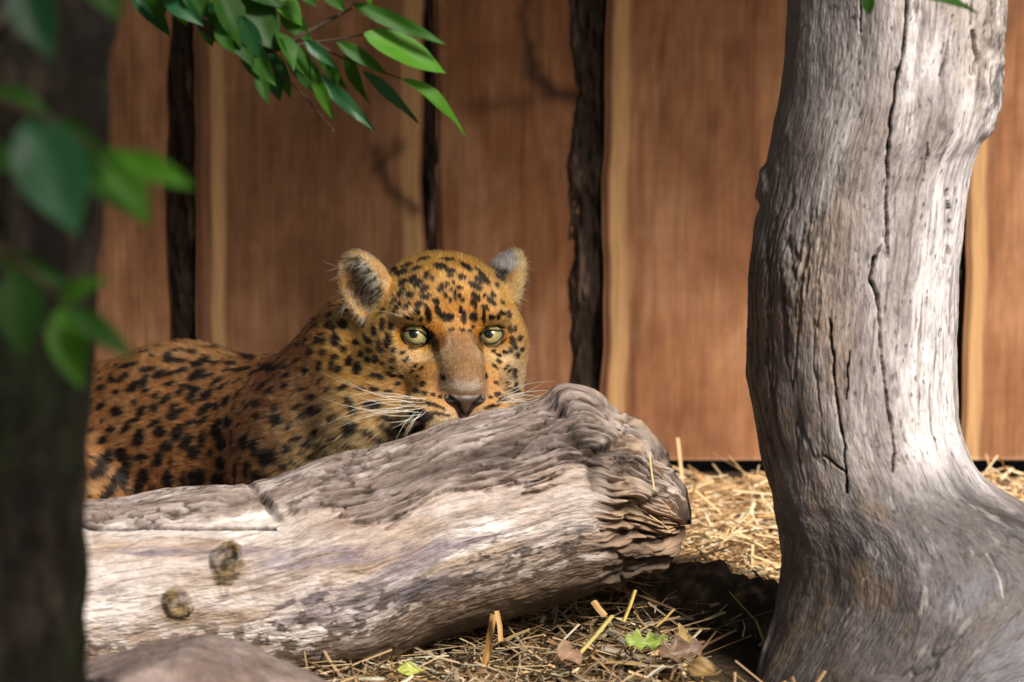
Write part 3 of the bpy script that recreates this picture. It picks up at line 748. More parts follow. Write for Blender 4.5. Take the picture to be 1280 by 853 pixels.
stalk(P(812, 644, -0.322), P(836, 662, -0.30), 0.0032, (0.70, 0.50, 0.22), 'straw stalk caught low on the broken log end')
stalk(P(945, 776, -0.20), P(968, 832, -0.25), 0.003, (0.42, 0.30, 0.10), 'brownish straw stalk hanging over the dark root')
stalk(P(912, 740, -0.16), P(945, 776, -0.20), 0.003, (0.5, 0.38, 0.12), 'bent pale straw stalk lying on top of the dark root')

# ------------------------------------------------------------------ signed distance leopard
def ell(p, c, r):
    q = (p - np.float32(c)) / np.float32(r); k0 = np.sqrt((q * q).sum(-1)) + 1e-9
    q2 = q / np.float32(r); k1 = np.sqrt((q2 * q2).sum(-1)) + 1e-9
    return k0 * (k0 - 1) / k1

def cone(p, a, b, ra, rb):
    a = np.float32(a); ba = np.float32(b) - a
    pa = p - a; t = np.clip((pa @ ba) / (ba @ ba), 0, 1)
    return np.sqrt(((pa - t[..., None] * ba) ** 2).sum(-1)) - (ra + (rb - ra) * t)

def smin(a, b, k):
    h_ = np.clip(0.5 + 0.5 * (b - a) / k, 0, 1)
    return b + (a - b) * h_ - k * h_ * (1 - h_)

def smax(a, b, k): return -smin(-a, -b, k)

YAW = math.radians(12)
E0 = P(567, 420, 0.0)
SC = ((E0 - CAM) @ FWD) / F                   # metres per face unit
VW = -FWD
HX = math.cos(YAW) * RGT - math.sin(YAW) * VW
HY = -(math.cos(YAW) * VW + math.sin(YAW) * RGT)
HM = np.stack([HX, HY, UPV]).astype(np.float32)   # world->head rows
def to_head(p): return ((p - E0.astype(np.float32)) @ HM.T) / np.float32(SC)
def to_world(q): return E0 + (np.asarray(q, float) * SC) @ HM
EYE = [np.array([-48.0, 5.0, 0.0]), np.array([48.0, 5.0, 0.0])]
EYE_R = 16.8

def rotm(ax, deg):
    return np.array(Matrix.Rotation(math.radians(deg), 3, ax), dtype=np.float32)
EARL = (np.array([-101., 66., 66.]), rotm('Y', -27) @ rotm('Z', -40))   # columns: ear axes
EARR = (np.array([78., 68., 70.]), rotm('Y', 22) @ rotm('Z', 112))
def ear(q, E, rx=34, rz=47):
    e = (q - np.float32(E[0])) @ E[1]          # ear local: x width, y depth (opening at -y), z up
    o = ell(e * np.float32([1, 1, 1]) * (1 + 0.0035 * np.clip(e[..., 2:3], -20, 60)), (0, 0, 0), (rx - 0.5, 22, rz + 5))
    i = ell(e * (1 + 0.0035 * np.clip(e[..., 2:3], -20, 60)), (0, -17, 2), (rx - 7.5, 26, rz - 3))
    return smax(o, -i, 3.0), e

def sdf_head(q):
    d = ell(q, (0, 78, 30), (86, 92, 76))
    d = smin(d, ell(q, (0, 22, 38), (66, 46, 46)), 22)
    for s in (-1, 1):
        d = smin(d, ell(q, (s * 60, 52, -14), (44, 54, 58)), 22)
        d = smin(d, ell(q, (s * 50, 44, -72), (46, 54, 50)), 22)
        d = smin(d, ell(q, (s * 44, 3, 27), (30, 27, 13)), 12)
        d = smin(d, ell(q, (s * 52, 8, -33), (31, 30, 24)), 14)
    for s in (-1, 1):
        d = smin(d, ell(q, (s * 27, -18, -56), (30, 34, 32)), 18)
    d = smin(d, cone(q, (0, 0, 2), (0, -58, -58), 31, 26), 16)
    d = smin(d, ell(q, (0, -62, -66), (27, 20, 14)), 8)
    for s in (-1, 1):
        d = smin(d, ell(q, (s * 34, -42, -97), (38, 36, 32)), 14)
    d = smin(d, ell(q, (0, -36, -128), (32, 36, 24)), 14)
    d = smin(d, ell(q, (0, 30, -100), (60, 60, 50)), 20)
    for E in EYE:
        d = smax(d, -ell(q, E + np.array([0, -4, 0]), (20, 20, 17)), 5)
    el, _ = ear(q, EARL); d = smin(d, el, 7)
    er, _ = ear(q, EARR, 31, 42); d = smin(d, er, 7)
    return d * np.float32(SC)

BODY = [  # px, py, Y, radius
    (545, 430, 0.125, 0.080), (478, 478, 0.135, 0.103), (425, 560, 0.165, 0.125), (345, 568, 0.25, 0.112),
    (228, 562, 0.36, 0.127), (120, 588, 0.44, 0.126), (0, 600, 0.50, 0.132), (-80, 620, 0.53, 0.115)]
BODY = [(P(a, b_, c_), r) for a, b_, c_, r in BODY]
def sdf_body(p):
    d = None
    for k in range(len(BODY) - 1):
        e = cone(p, BODY[k][0], BODY[k + 1][0], BODY[k][1], BODY[k + 1][1])
        d = e if d is None else smin(d, e, 0.03)
    d = smin(d, ell(p, P(482, 540, 0.03), (0.085, 0.065, 0.085)), 0.04)      # ruff
    d = smin(d, ell(p, P(395, 585, 0.10), (0.085, 0.075, 0.10)), 0.035)      # shoulder
    d = smin(d, ell(p, P(255, 590, 0.27), (0.10, 0.09, 0.105)), 0.05)        # ribs
    d = smin(d, ell(p, P(60, 610, 0.34), (0.12, 0.09, 0.11)), 0.04)          # thigh
    # legs and tail, mostly behind the log
    el_ = P(440, 690, 0.03); el_[2] = 0.06; pw = P(610, 690, 0.0); pw[2] = 0.045; fl = P(400, 610, 0.08)
    d = smin(d, cone(p, fl, el_, 0.075, 0.05), 0.04); d = smin(d, cone(p, el_, pw, 0.046, 0.038), 0.02)
    pw2 = pw + np.array([0.05, 0.0, -0.004]); d = smin(d, ell(p, pw2, (0.055, 0.042, 0.036)), 0.02)
    el2 = el_ + np.array([0.02, 0.16, 0.0]); pw3 = pw + np.array([0.02, 0.13, 0.0])
    d = smin(d, cone(p, el2, pw3, 0.05, 0.038), 0.03); d = smin(d, ell(p, pw3 + np.array([0.05, 0, -0.004]), (0.055, 0.042, 0.036)), 0.02)
    kn = P(110, 660, 0.16); kn[2] = 0.06; ft = P(30, 700, 0.14); ft[2] = 0.045
    d = smin(d, cone(p, P(40, 610, 0.36), kn, 0.09, 0.055), 0.04); d = smin(d, cone(p, kn, ft, 0.042, 0.036), 0.02)
    t0 = BODY[-1][0]; t1 = t0 + np.array([-0.18, 0.10, -0.04]); t1[2] = 0.05; t2 = t1 + np.array([-0.30, 0.03, -0.015])
    d = smin(d, cone(p, t0, t1, 0.06, 0.034), 0.03); d = smin(d, cone(p, t1, t2, 0.034, 0.028), 0.02)
    return d

def surface_nets(xs, ys, zs, val):
    nx, ny, nz = val.shape
    s = val < 0
    edges = [((0, 0, 0), (1, 0, 0)), ((0, 1, 0), (1, 1, 0)), ((0, 0, 1), (1, 0, 1)), ((0, 1, 1), (1, 1, 1)),
             ((0, 0, 0), (0, 1, 0)), ((1, 0, 0), (1, 1, 0)), ((0, 0, 1), (0, 1, 1)), ((1, 0, 1), (1, 1, 1)),
             ((0, 0, 0), (0, 0, 1)), ((1, 0, 0), (1, 0, 1)), ((0, 1, 0), (0, 1, 1)), ((1, 1, 0), (1, 1, 1))]
    sl = lambda a, o: a[o[0]:nx - 1 + o[0], o[1]:ny - 1 + o[1], o[2]:nz - 1 + o[2]]
    cnt = sum(sl(s, (i, j, k)).astype(np.int8) for i in (0, 1) for j in (0, 1) for k in (0, 1))
    act = (cnt > 0) & (cnt < 8)
    ci = np.argwhere(act); n = len(ci)
    idx = np.full(act.shape, -1, np.int32); idx[act] = np.arange(n)
    acc = np.zeros((n, 3)); num = np.zeros(n)
    axs = (xs, ys, zs)
    for a, b_ in edges:
        ia = ci + a; ib = ci + b_
        va = val[ia[:, 0], ia[:, 1], ia[:, 2]]; vb = val[ib[:, 0], ib[:, 1], ib[:, 2]]
        m_ = (va < 0) != (vb < 0)
        t = np.where(m_, va / np.where(m_, va - vb, 1), 0)
        pa = np.stack([axs[k][ia[:, k]] for k in range(3)], -1); pb = np.stack([axs[k][ib[:, k]] for k in range(3)], -1)
        acc += np.where(m_[:, None], pa + (pb - pa) * t[:, None], 0); num += m_
    v = acc / num[:, None]
    quads = []
    for ax in range(3):
        o1, o2 = [(1, 2), (2, 0), (0, 1)][ax]
        A = [slice(None)] * 3; B = [slice(None)] * 3; A[ax] = slice(0, -1); B[ax] = slice(1, None)
        ch = s[tuple(A)] != s[tuple(B)]
        e = np.argwhere(ch)
        lim = np.array([nx, ny, nz]) - 1
        ok = (e[:, o1] >= 1) & (e[:, o2] >= 1) & (e[:, o1] < lim[o1]) & (e[:, o2] < lim[o2])
        e = e[ok]
        flip = s[tuple(A)][e[:, 0], e[:, 1], e[:, 2]]
        def gi(d1, d2):
            f = e.copy(); f[:, o1] += d1; f[:, o2] += d2
            return idx[f[:, 0], f[:, 1], f[:, 2]]
        q = np.stack([gi(-1, -1), gi(0, -1), gi(0, 0), gi(-1, 0)], -1)
        q[~flip] = q[~flip][:, ::-1]
        quads.append(q)
    q = np.concatenate(quads)
    return v, q[(q >= 0).all(1)]

def axis(lo, f0, f1, hi, fine, coarse):
    return np.concatenate([np.arange(lo, f0, coarse), np.arange(f0, f1, fine), np.arange(f1, hi + coarse, coarse)]).astype(np.float32)
hb0 = E0 + np.array([-0.20, -0.11, -0.16]); hb1 = E0 + np.array([0.125, 0.21, 0.135])
xs = axis(-1.22, hb0[0], hb1[0], hb1[0] + 0.12, 0.003, 0.009)
ys = axis(-0.14, hb0[1], hb1[1], 0.80, 0.003, 0.009)
zs = axis(-0.02, hb0[2], hb1[2], hb1[2] + 0.05, 0.003, 0.009)
G = np.stack(np.meshgrid(xs, ys, zs, indexing='ij'), -1)
val = np.concatenate(list(_pool.map(sdf_body, np.array_split(G, 16))))
sx = slice(np.searchsorted(xs, hb0[0]) - 1, np.searchsorted(xs, hb1[0]) + 3)
sy = slice(np.searchsorted(ys, hb0[1]) - 1, np.searchsorted(ys, hb1[1]) + 3)
sz = slice(np.searchsorted(zs, hb0[2]) - 1, np.searchsorted(zs, hb1[2]) + 3)
val[sx, sy, sz] = smin(val[sx, sy, sz], np.concatenate(list(_pool.map(lambda g_: sdf_head(to_head(g_)), np.array_split(G[sx, sy, sz], 16)))), 0.028)
BV, BQ = surface_nets(xs, ys, zs, val)
del G, val
BV = BV.astype(np.float64)
BN = vnormals(BV, BQ)
# make sure normals point outwards
ctr = BODY[4][0]; near = np.linalg.norm(BV - ctr, axis=1) < 0.2
if ((BV[near] - ctr) * BN[near]).sum() < 0: BQ = BQ[:, ::-1]; BN = -BN
bvh = BVHTree.FromPolygons([tuple(v) for v in BV], BQ.tolist())

# ---- spots: centre, two radii, turn; read in the plane of the face / flank and laid onto the hide
SP = []; SPG = 1.1
def addspots(ox, oy, sc, lst):
    for t in lst:
        x, y, rx, ry = t[:4]; a = t[4] if len(t) > 4 else 0
        SP.append((ox + x / sc, oy + y / sc, rx / sc * SPG + 0.4, ry / sc * SPG + 0.4, math.radians(a)))
addspots(460, 300, 7.11, [(218,195,45,20,-25),(362,172,58,20,-12),(350,232,52,20,-18),(325,285,35,18,0),(232,265,30,22,0),(430,258,55,20,-20),(500,175,55,22,-15),(710,178,60,22,5),(640,235,55,22,5),(730,275,45,14,5),(405,350,45,30,-40),(520,315,26,26,0),(578,345,14,14,0),(315,380,45,22,-35),(450,390,45,20,-40),(497,437,42,22,-30),(300,465,48,20,-40),(375,488,32,24,-40),(512,503,48,22,-15),(228,545,35,18,-35),(450,575,35,22,-40),(260,605,55,20,-50),(345,590,40,18,-45),(605,545,30,25,20),(535,650,24,78,-14),(622,620,22,48,-20),(690,685,62,28,18),(432,635,28,28,0),(368,695,32,14,5),(470,705,25,13,-20),(130,750,20,48,5),(203,770,25,35,0),(55,810,20,45),(830,330,30,25),(730,320,30,10),(645,440,32,18,-30),(655,400,18,18),(125,635,40,13,-40),
  (700,400,14,22,20),(740,440,10,20,10),(690,490,12,26,-20),(730,530,12,22,10),(770,470,10,26,15),(800,420,12,16),(760,380,16,10),(810,490,12,16),(775,520,10,18)])
addspots(560, 300, 7.11, [(20,180,35,18,10),(25,280,35,13,5),(125,330,35,24,5),(160,240,60,18,35),(270,275,40,13,40),(320,345,65,22,45),(245,410,65,23,30),(265,355,40,16,40),(245,505,45,26,35),(435,340,25,28,0),(430,400,18,16),(400,490,28,16,40),(320,490,18,10),(385,550,50,18,45),(225,560,30,20,35),(245,600,12,25),(330,600,35,18,30),(480,560,35,12,45),(320,680,12,68),(390,685,28,20),(448,685,16,26),(540,660,36,18,30),(115,620,20,25),(140,690,20,60),(225,685,35,38),(20,690,30,34),(475,645,24,18),(110,420,20,13),(130,535,22,12),(100,500,13,18),(555,790,16,36,-10),(595,790,13,28),(30,797,25,9),(130,800,22,11),(190,810,20,12),(220,770,16,13)])
addspots(420, 390, 7.11, [(60,110,35,38),(410,115,22,50,5),(490,130,24,35),(338,170,17,38),(262,220,20,22),(290,258,28,18,10),(460,255,26,70,5),(380,290,17,50),(405,340,24,24),(180,275,30,26,-40),(62,335,20,32,20),(293,340,28,22),(228,378,24,28),(355,420,19,40),(285,425,28,28,45),(510,340,20,22),(503,430,22,17),(418,462,17,14),(120,440,28,45,20),(190,500,38,52),(500,495,25,12,10),(490,555,38,16,25),(578,573,24,14),(390,580,35,22,15),(330,565,20,25),(620,425,30,14,-50),(590,365,20,13,-20),(680,328,40,8,8),(255,130,20,20),(10,260,25,45),(550,635,22,14),(770,645,22,22),(785,725,22,16),(720,715,22,12),(210,685,45,13,8),(330,690,40,13,8),(460,705,40,10,8),(320,825,88,26,5),(115,810,25,66,-30),(650,55,32,14,10),(700,480,30,8,-40),(760,500,34,8,-40),(670,530,30,7,-35),(720,580,24,8,-40)])
addspots(560, 400, 7.11, [(640,165,16,30),(575,200,20,55,-8),(595,250,15,20),(658,265,22,22),(557,275,18,22),(617,318,28,22),(510,290,20,16,20),(450,315,30,9,25),(450,370,20,14,30),(420,415,35,10,35),(535,405,14,9),(515,430,16,9),(550,450,30,7,-40),(592,475,16,40,5),(525,568,24,14),(605,580,13,22),(430,560,25,10,40),(545,620,70,13,-10),(600,640,50,10,-10),(500,700,50,16,-20),(380,690,15,11),(430,665,11,22),(455,660,9,16),(390,770,70,12,-10),(340,500,9,30),(400,275,20,9)])
addspots(480, 380, 5.33, [(205,575,14,9),(265,597,14,10),(325,605,15,11),(370,620,12,9),(255,530,16,14),(300,665,110,8,13),(380,735,60,7,10),(240,745,78,36,8),(395,490,12,20)])
SPG = 1.04
addspots(400, 480, 7.107, [(275,215,25,80,-28),(470,195,78,24,8),(590,310,58,22,12),(480,45,50,9,8),(270,390,66,34,20),(410,440,72,18,20),(540,540,85,22,42),(590,420,90,17,35),(760,410,95,22,15),(840,450,48,36),(240,450,48,24,-10),(100,320,22,28),(40,690,25,20),(20,560,28,22),(230,555,55,14),(140,680,38,13,10),(410,600,38,15)])
addspots(340, 370, 7.11, [(630,255,40,36),(560,395,40,58),(545,280,13,48),(640,120,36,48,-30),(400,400,20,30),(460,400,22,34),(430,350,28,11),(345,500,28,28),(460,510,24,28),(555,550,28,26),(630,480,19,33),(530,620,19,48),(590,660,24,38),(425,630,17,52),(290,670,24,33),(500,265,19,38,20),(250,830,24,20)])
addspots(340, 480, 7.11, [(255,50,28,25),(360,130,40,28),(370,240,58,36),(180,110,20,14),(60,350,35,25),(150,390,25,25),(215,495,44,22),(410,430,42,42),(300,550,44,24),(440,560,38,22),(135,585,34,24,-20),(345,655,34,24),(260,620,30,14),(465,705,30,18),(180,700,34,14),(95,745,22,22),(260,745,48,20),(540,310,36,28),(30,220,38,28)])
n_face = len(SP)
SPG = 1.2
addspots(110, 420, 6.09, [(610,170,30,45),(680,195,70,16),(700,115,60,11),(800,130,22,40),(820,220,35,25),(830,300,60,23,-30),(540,300,45,22,-35),(660,285,80,12,-18),(740,265,25,14),(620,370,50,11,-10),(430,350,23,48,20),(345,390,55,26,-45),(450,260,55,16,-10),(270,320,50,20,-40),(300,230,70,12,-15),(770,390,70,11,5),(700,430,22,25),(800,440,25,25),(510,465,30,18),(590,485,50,20,-45),(650,560,24,38,15),(640,620,35,20),(500,555,28,30),(410,575,24,38,20),(700,580,40,11,-40),(220,580,45,32),(180,330,22,28),(95,400,30,18),(100,540,40,16,-40),(280,720,40,16,-35),(180,715,24,24),(340,650,58,13,-20),(500,670,58,13,-30),(545,730,40,36,-40),(385,780,33,58,10),(680,740,33,52,20),(760,670,58,13,-20),(760,790,28,48,30),(110,800,45,20,-30)])
addspots(230, 420, 6.09, [(210,90,60,23),(65,125,26,28),(130,205,65,26,-25),(180,205,40,13),(90,305,50,23,-40),(170,310,50,12,-15),(350,215,35,28),(250,210,50,11,-25),(480,160,72,38,10),(600,260,88,15,-20),(450,260,80,17,-10),(650,240,72,26),(250,350,50,14,-35),(170,450,60,23,-45),(60,480,33,38),(60,400,60,12,15),(290,390,40,13,-35),(160,560,60,23,-40),(240,540,24,24),(320,500,22,38,30),(420,440,60,18,-50),(600,390,50,23,-45),(650,430,40,18,-45),(550,520,30,23),(340,660,28,38),(250,680,50,22,-50),(240,740,33,33),(140,650,45,18,-35),(560,620,25,18),(470,790,50,18,-50),(280,800,28,48),(540,830,25,28),(700,640,28,38)])
addspots(110, 520, 4.923, [(110,270,33,55,30),(65,350,38,36,-40),(205,240,33,38),(150,430,17,90,5),(215,400,23,105,5),(345,370,28,38),(310,430,27,66,20),(325,255,40,16,-10),(430,270,23,45,20),(490,390,26,48),(585,390,14,45),(400,460,30,16),(640,400,18,58),(690,400,27,66),(650,230,33,33,-30),(700,150,18,48),(600,170,23,38,30),(480,190,33,28),(310,140,22,48,20),(820,290,28,38),(800,400,38,38),(910,350,38,66),(980,330,18,48),(1090,260,33,48),(1030,200,16,48),(960,170,28,38),(890,180,22,56),(820,160,28,48),(1220,210,25,20),(1200,320,20,14),(1040,380,28,28),(790,90,28,38),(1140,250,22,38)])
SPOT = []      # (centre, axis_a, axis_b, normal)
for k, (x, y, rx, ry, a) in enumerate(SP):
    d = FWD + RGT * (x - 640) / F + UPV * (426.5 - y) / F
    hit = bvh.ray_cast(Vector(CAM), Vector(d))
    if hit[0] is None: continue
    c_ = np.array(hit[0]); n_ = np.array(hit[1]); sc_ = ((c_ - CAM) @ FWD) / F
    da = RGT * math.cos(a) - UPV * math.sin(a); db = -RGT * math.sin(a) - UPV * math.cos(a)
    va = norm(d)
    cosn = max(abs(n_ @ va), 0.5)
    ta = da - n_ * (da @ n_); tb = db - n_ * (db @ n_)
    ta /= max(ta @ ta, 0.25) ; tb /= max(tb @ tb, 0.25)
    SPOT.append((c_, ta / np.linalg.norm(ta), rx * sc_ * np.linalg.norm(ta), tb / np.linalg.norm(tb), ry * sc_ * np.linalg.norm(tb), n_))
# rosettes on the rest of the coat (back, far side, hidden flank, legs)
hx0 = to_head(BV.astype(np.float32))
headish = (np.abs(hx0[:, 0]) < 130) & (hx0[:, 1] < 150) & (hx0[:, 2] > -150)
cand = rng.permutation(np.where(~headish)[0])
cs = np.array([s_[0] for s_ in SPOT])
kept = []
for i in cand[:26000]:
    p = BV[i]
    fr = BN[i] @ norm(CAM - E0) > 0.05 and p[0] > -0.56
    if np.min(((cs - p) ** 2).sum(1)) < (0.0185 if fr else 0.022) ** 2: continue
    if kept and np.min(((np.array(kept) - p) ** 2).sum(1)) < (0.0145 if fr else 0.021) ** 2: continue
    if len(kept) > 1100: break
    kept.append(p); n_ = BN[i]
    fl = np.array([-0.8, 0.45, -0.35]); ta = norm(fl - n_ * (fl @ n_)); tb = np.cross(n_, ta)
    al = rng.normal(0, 0.5); t1 = ta * math.cos(al) + tb * math.sin(al)
    kf = 0.62 if fr else 1.0
    SPOT.append((p, t1, rng.uniform(0.006, 0.011) * kf, np.cross(n_, t1), rng.uniform(0.0045, 0.0075) * kf, n_))

def spot_mask(p, jit=0.25):
    m_ = np.zeros(len(p), np.float32)
    pj = p + jit * 0.0024 * np.stack([noise(p * 420), noise(p * 420 + 7), noise(p * 420 + 13)], -1) * 2
    order = np.argsort(pj[:, 0]); px_ = pj[order, 0]
    for c_, ta, ra, tb, rb, n_ in SPOT:
        rm = max(ra, rb) * 1.5
        i0, i1 = np.searchsorted(px_, (c_[0] - rm, c_[0] + rm))
        if i1 <= i0: continue
        ii = order[i0:i1]; q = pj[ii] - c_
        a = (q @ ta) / ra; b_ = (q @ tb) / rb; cth = (q @ n_) / 0.03
        e = a * a + b_ * b_ + cth * cth
        m_[ii] = np.maximum(m_[ii], ss(1.25, 0.75, e))
    return m_

# ---- coat colour at points of the hide
def coat(p, n, jit=0.25, ps=None):
    q = to_head(p.astype(np.float32)).astype(np.float64)
    hw_ = ss(190, 120, np.linalg.norm((q - [0, 40, -10]) * [1, 0.7, 1], axis=1))      # head weight
    big = fbm(p * 9, 3); sm = fbm(p * 40, 3)
    body = np.tile([0.31, 0.122, 0.036], (len(p), 1))
    body = mixc(body, [0.48, 0.215, 0.075], ss(-0.2, 0.5, big) * 0.7)
    vx, vy, dp = proj(p)
    shoulder = np.exp(-(((p[:, 0] + 0.262) / 0.065) ** 2 + ((p[:, 1] - 0.12) / 0.2) ** 2))   # darker shoulder fur, deepened with painted shade of head and neck
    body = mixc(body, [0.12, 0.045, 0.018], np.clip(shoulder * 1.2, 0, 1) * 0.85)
    head = np.tile([0.57, 0.25, 0.055], (len(p), 1))
    head = mixc(head, [0.64, 0.30, 0.085], ss(-20, -80, q[:, 2]) * 0.8)
    c = mixc(body, head, hw_)
    # ruff / throat: cream
    rf = np.exp(-((np.linalg.norm((p - P(455, 565, 0.0)) / [0.085, 0.12, 0.055], axis=1)) ** 2))
    c = mixc(c, [0.62, 0.37, 0.15], np.clip(rf * 1.1, 0, 1) * 0.75)
    # muzzle bridge: unspotted brown tan
    br = ss(36, 24, np.abs(q[:, 0])) * ss(12, -8, q[:, 2]) * ss(-86, -70, q[:, 2]) * (q[:, 1] < 30)
    c = mixc(c, [0.27, 0.14, 0.062] * (1 + 0.45 * fbm(p * 160, 3))[:, None], br * 0.9)
    tip = np.exp(-(((q[:, 0]) / 24) ** 2 + ((q[:, 2] + 62) / 7) ** 2)) * (q[:, 1] < -40)
    c = mixc(c, [0.50, 0.40, 0.32], np.clip(tip, 0, 1) * 0.85)
    pads = np.exp(-(((np.abs(q[:, 0]) - 22) / 30) ** 2 + ((q[:, 2] + 112) / 22) ** 2)) * (q[:, 1] < 20)
    c = mixc(c, [0.74, 0.56, 0.33], np.clip(pads, 0, 1) * 0.75)
    for s in (-1, 1):
        und = np.exp(-(((q[:, 0] - s * 46) / 24) ** 2 + ((q[:, 2] + 24) / 9) ** 2)) * (q[:, 1] < 30)
        c = mixc(c, [0.78, 0.56, 0.30], und * 0.7)
        brow = np.exp(-(((q[:, 0] - s * 46) / 20) ** 2 + ((q[:, 2] - 21) / 7) ** 2)) * (q[:, 1] < 30)
        c = mixc(c, [0.70, 0.46, 0.20], brow * 0.6)
    ckr = np.exp(-(((q[:, 0] - 80) / 26) ** 2 + ((q[:, 2] + 58) / 34) ** 2))
    c = mixc(c, [0.78, 0.58, 0.34], ckr * 0.7)
    c = c * (1 + 0.16 * sm)[:, None]
    blk = spot_mask(p if ps is None else ps, jit)
    # tear lines from the inner eye corners down beside the bridge
    for s in (-1, 1):
        A = np.array([s * 30.0, -7.0]); B = np.array([s * 26.0, -52.0])
        d_ = B - A; xy = q[:, [0, 2]]; tt = np.clip(((xy - A) @ d_) / (d_ @ d_), 0, 1)
        dd = np.linalg.norm(xy - A - tt[:, None] * d_, axis=1)
        blk = np.maximum(blk, ss(5.5, 2.5, dd + 2 * tt) * (q[:, 1] < 25) * (0.97 - 0.55 * tt) * (1.0 if s < 0 else 0.6))
        ax_, az_ = (q[:, 0] - s * 46.5) / 18.6, (q[:, 2] + 0.8) / 11.8
        blk = np.maximum(blk, ss(1.1, 0.86, ax_ ** 2 + az_ ** 2) * (q[:, 1] < 35))
    # ears
    _, eL = ear(q.astype(np.float32), EARL); _, eR = ear(q.astype(np.float32), EARR, 31, 42)
    nh = n @ HM.T
    for e, E, rx, rz in ((eL, EARL, 34, 47), (eR, EARR, 31, 42)):
        ne = nh @ E[1]
        inE = ((e[:, 0] / (rx + 3)) ** 2 + (e[:, 1] / 24) ** 2 + (e[:, 2] / (rz + 3)) ** 2 < 1)
        inner = inE & (ne[:, 1] < -0.15) & (e[:, 2] > -30)
        r2 = np.sqrt((e[:, 0] / rx) ** 2 + (e[:, 2] / rz) ** 2)
        back = inE & (ne[:, 1] > 0.1) & (e[:, 2] > -14)
        ci = mixc(np.tile([0.14, 0.075, 0.045], (len(p), 1)), [0.44, 0.25, 0.10], np.clip(ss(0.45, 0.85, r2) + ss(8, -24, e[:, 0]) * 0.5 * ss(-10, 25, e[:, 2]), 0, 1))
        c = np.where(inner[:, None], ci, c); blk = np.where(inner, blk * 0.15, blk)
        bw = ss(6, 14, e[:, 2])
        cb = mixc(np.tile([0.020, 0.014, 0.012], (len(p), 1)), [0.27, 0.235, 0.235], bw)
        cb = mixc(cb, [0.45, 0.25, 0.10], ss(0.72, 0.9, np.abs(e[:, 0]) / rx))
        c = np.where(back[:, None], cb, c); blk = np.where(back, 0, blk)
    blk = np.clip(blk, 0, 1)
    return mixc(c, np.array([0.007, 0.005, 0.004]), blk * 0.985), blk, q, hw_, eL, eR

leo = empty('leopard', (E0[0] - 0.2, 0.2, 0.0))
tag(leo, 'spotted leopard lying behind the fallen log with its head raised', 'leopard')
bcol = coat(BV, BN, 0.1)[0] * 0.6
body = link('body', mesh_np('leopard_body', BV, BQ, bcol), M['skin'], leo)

# ---- fur
T = np.concatenate([BQ[:, [0, 1, 2]], BQ[:, [0, 2, 3]]])
A_, B_, C_ = BV[T[:, 0]], BV[T[:, 1]], BV[T[:, 2]]
ar = 0.5 * np.linalg.norm(np.cross(B_ - A_, C_ - A_), axis=1)
cen = (A_ + B_ + C_) / 3; fn = norm(BN[T[:, 0]] + BN[T[:, 1]] + BN[T[:, 2]])
facing = fn @ norm(CAM - E0)
qh = to_head(cen.astype(np.float32))
hd = ss(200, 130, np.linalg.norm((qh - np.float32([0, 40, 0])) * np.float32([1, 0.7, 1]), axis=1))
w = ar * np.where(facing > -0.3, 1.0, 0.13) * np.where(cen[:, 2] < 0.10, 0.25, 1.0) * (1 + 1.3 * hd) * np.where(cen[:, 0] < -0.62, 0.35, 1)
NH = 330000
ti = rng.choice(len(T), NH, p=w / w.sum())
r1 = np.sqrt(rng.random(NH))[:, None]; r2 = rng.random(NH)[:, None]
RP = A_[ti] * (1 - r1) + B_[ti] * (r1 * (1 - r2)) + C_[ti] * (r1 * r2)
RN = norm(BN[T[ti, 0]] * (1 - r1) + BN[T[ti, 1]] * (r1 * (1 - r2)) + BN[T[ti, 2]] * (r1 * r2))
q = to_head(RP.astype(np.float32)).astype(np.float64)
hw_ = ss(190, 120, np.linalg.norm((q - [0, 40, -10]) * [1, 0.7, 1], axis=1))
# flow: on the head away from the nose, on the body backwards and down
noset = np.array([0, -70, -64.0])
fh = q - noset; fh[:, 1] *= 0.8
fh = norm(fh)
for s, E in zip((-1, 1), EYE):
    de = q - E; dist = np.linalg.norm(de[:, [0, 2]], axis=1)
    wt = ss(38, 22, dist)[:, None] * (q[:, 1] < 30)[:, None]
    fh = norm(fh * (1 - wt) + wt * norm(de * [1, 0.2, 1]) * 1.4)
fh[:, 2] -= ss(-40, -110, q[:, 2]) * 0.35
fhw = fh @ HM.astype(float)
fb = np.tile([-0.75, 0.38, -0.30], (NH, 1))
rfw = np.exp(-((np.linalg.norm((RP - P(455, 560, 0.03)) / [0.10, 0.12, 0.08], axis=1)) ** 2))
fb = fb * (1 - rfw[:, None]) + rfw[:, None] * np.array([-0.55, 0.1, -0.65])
flow = fhw * hw_[:, None] + fb * (1 - hw_[:, None])
tw = 0.55
flow = flow + tw * np.stack([noise(RP * 55), noise(RP * 55 + 31), noise(RP * 55 + 67)], -1) * 0.36 + 0.18 * np.stack([noise(RP * 190), noise(RP * 190 + 31), noise(RP * 190 + 67)], -1)
flow = norm(flow - RN * (flow * RN).sum(1)[:, None])
nd = np.linalg.norm(q - noset, axis=1)
Lh = np.interp(nd, [20, 50, 90, 150, 220], [0.003, 0.0042, 0.0052, 0.0068, 0.009])
Lb = 0.0105 + 0.002 * fbm(RP * 12, 2)
Ln = Lh * hw_ + Lb * (1 - hw_) + 0.008 * rfw
lift = np.interp(nd, [20, 60, 200], [0.2, 0.28, 0.34]) * hw_ + 0.30 * (1 - hw_) + 0.12 * rfw
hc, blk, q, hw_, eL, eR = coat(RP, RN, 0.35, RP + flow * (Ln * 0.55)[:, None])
keep = np.ones(NH, bool)
for s, E in zip((-1, 1), EYE):
    ax_, az_ = (q[:, 0] - E[0]) / 17.6, (q[:, 2] + 0.8) / 12.0
    keep &= ~((ax_ ** 2 + az_ ** 2 < 1) & (q[:, 1] < 34))
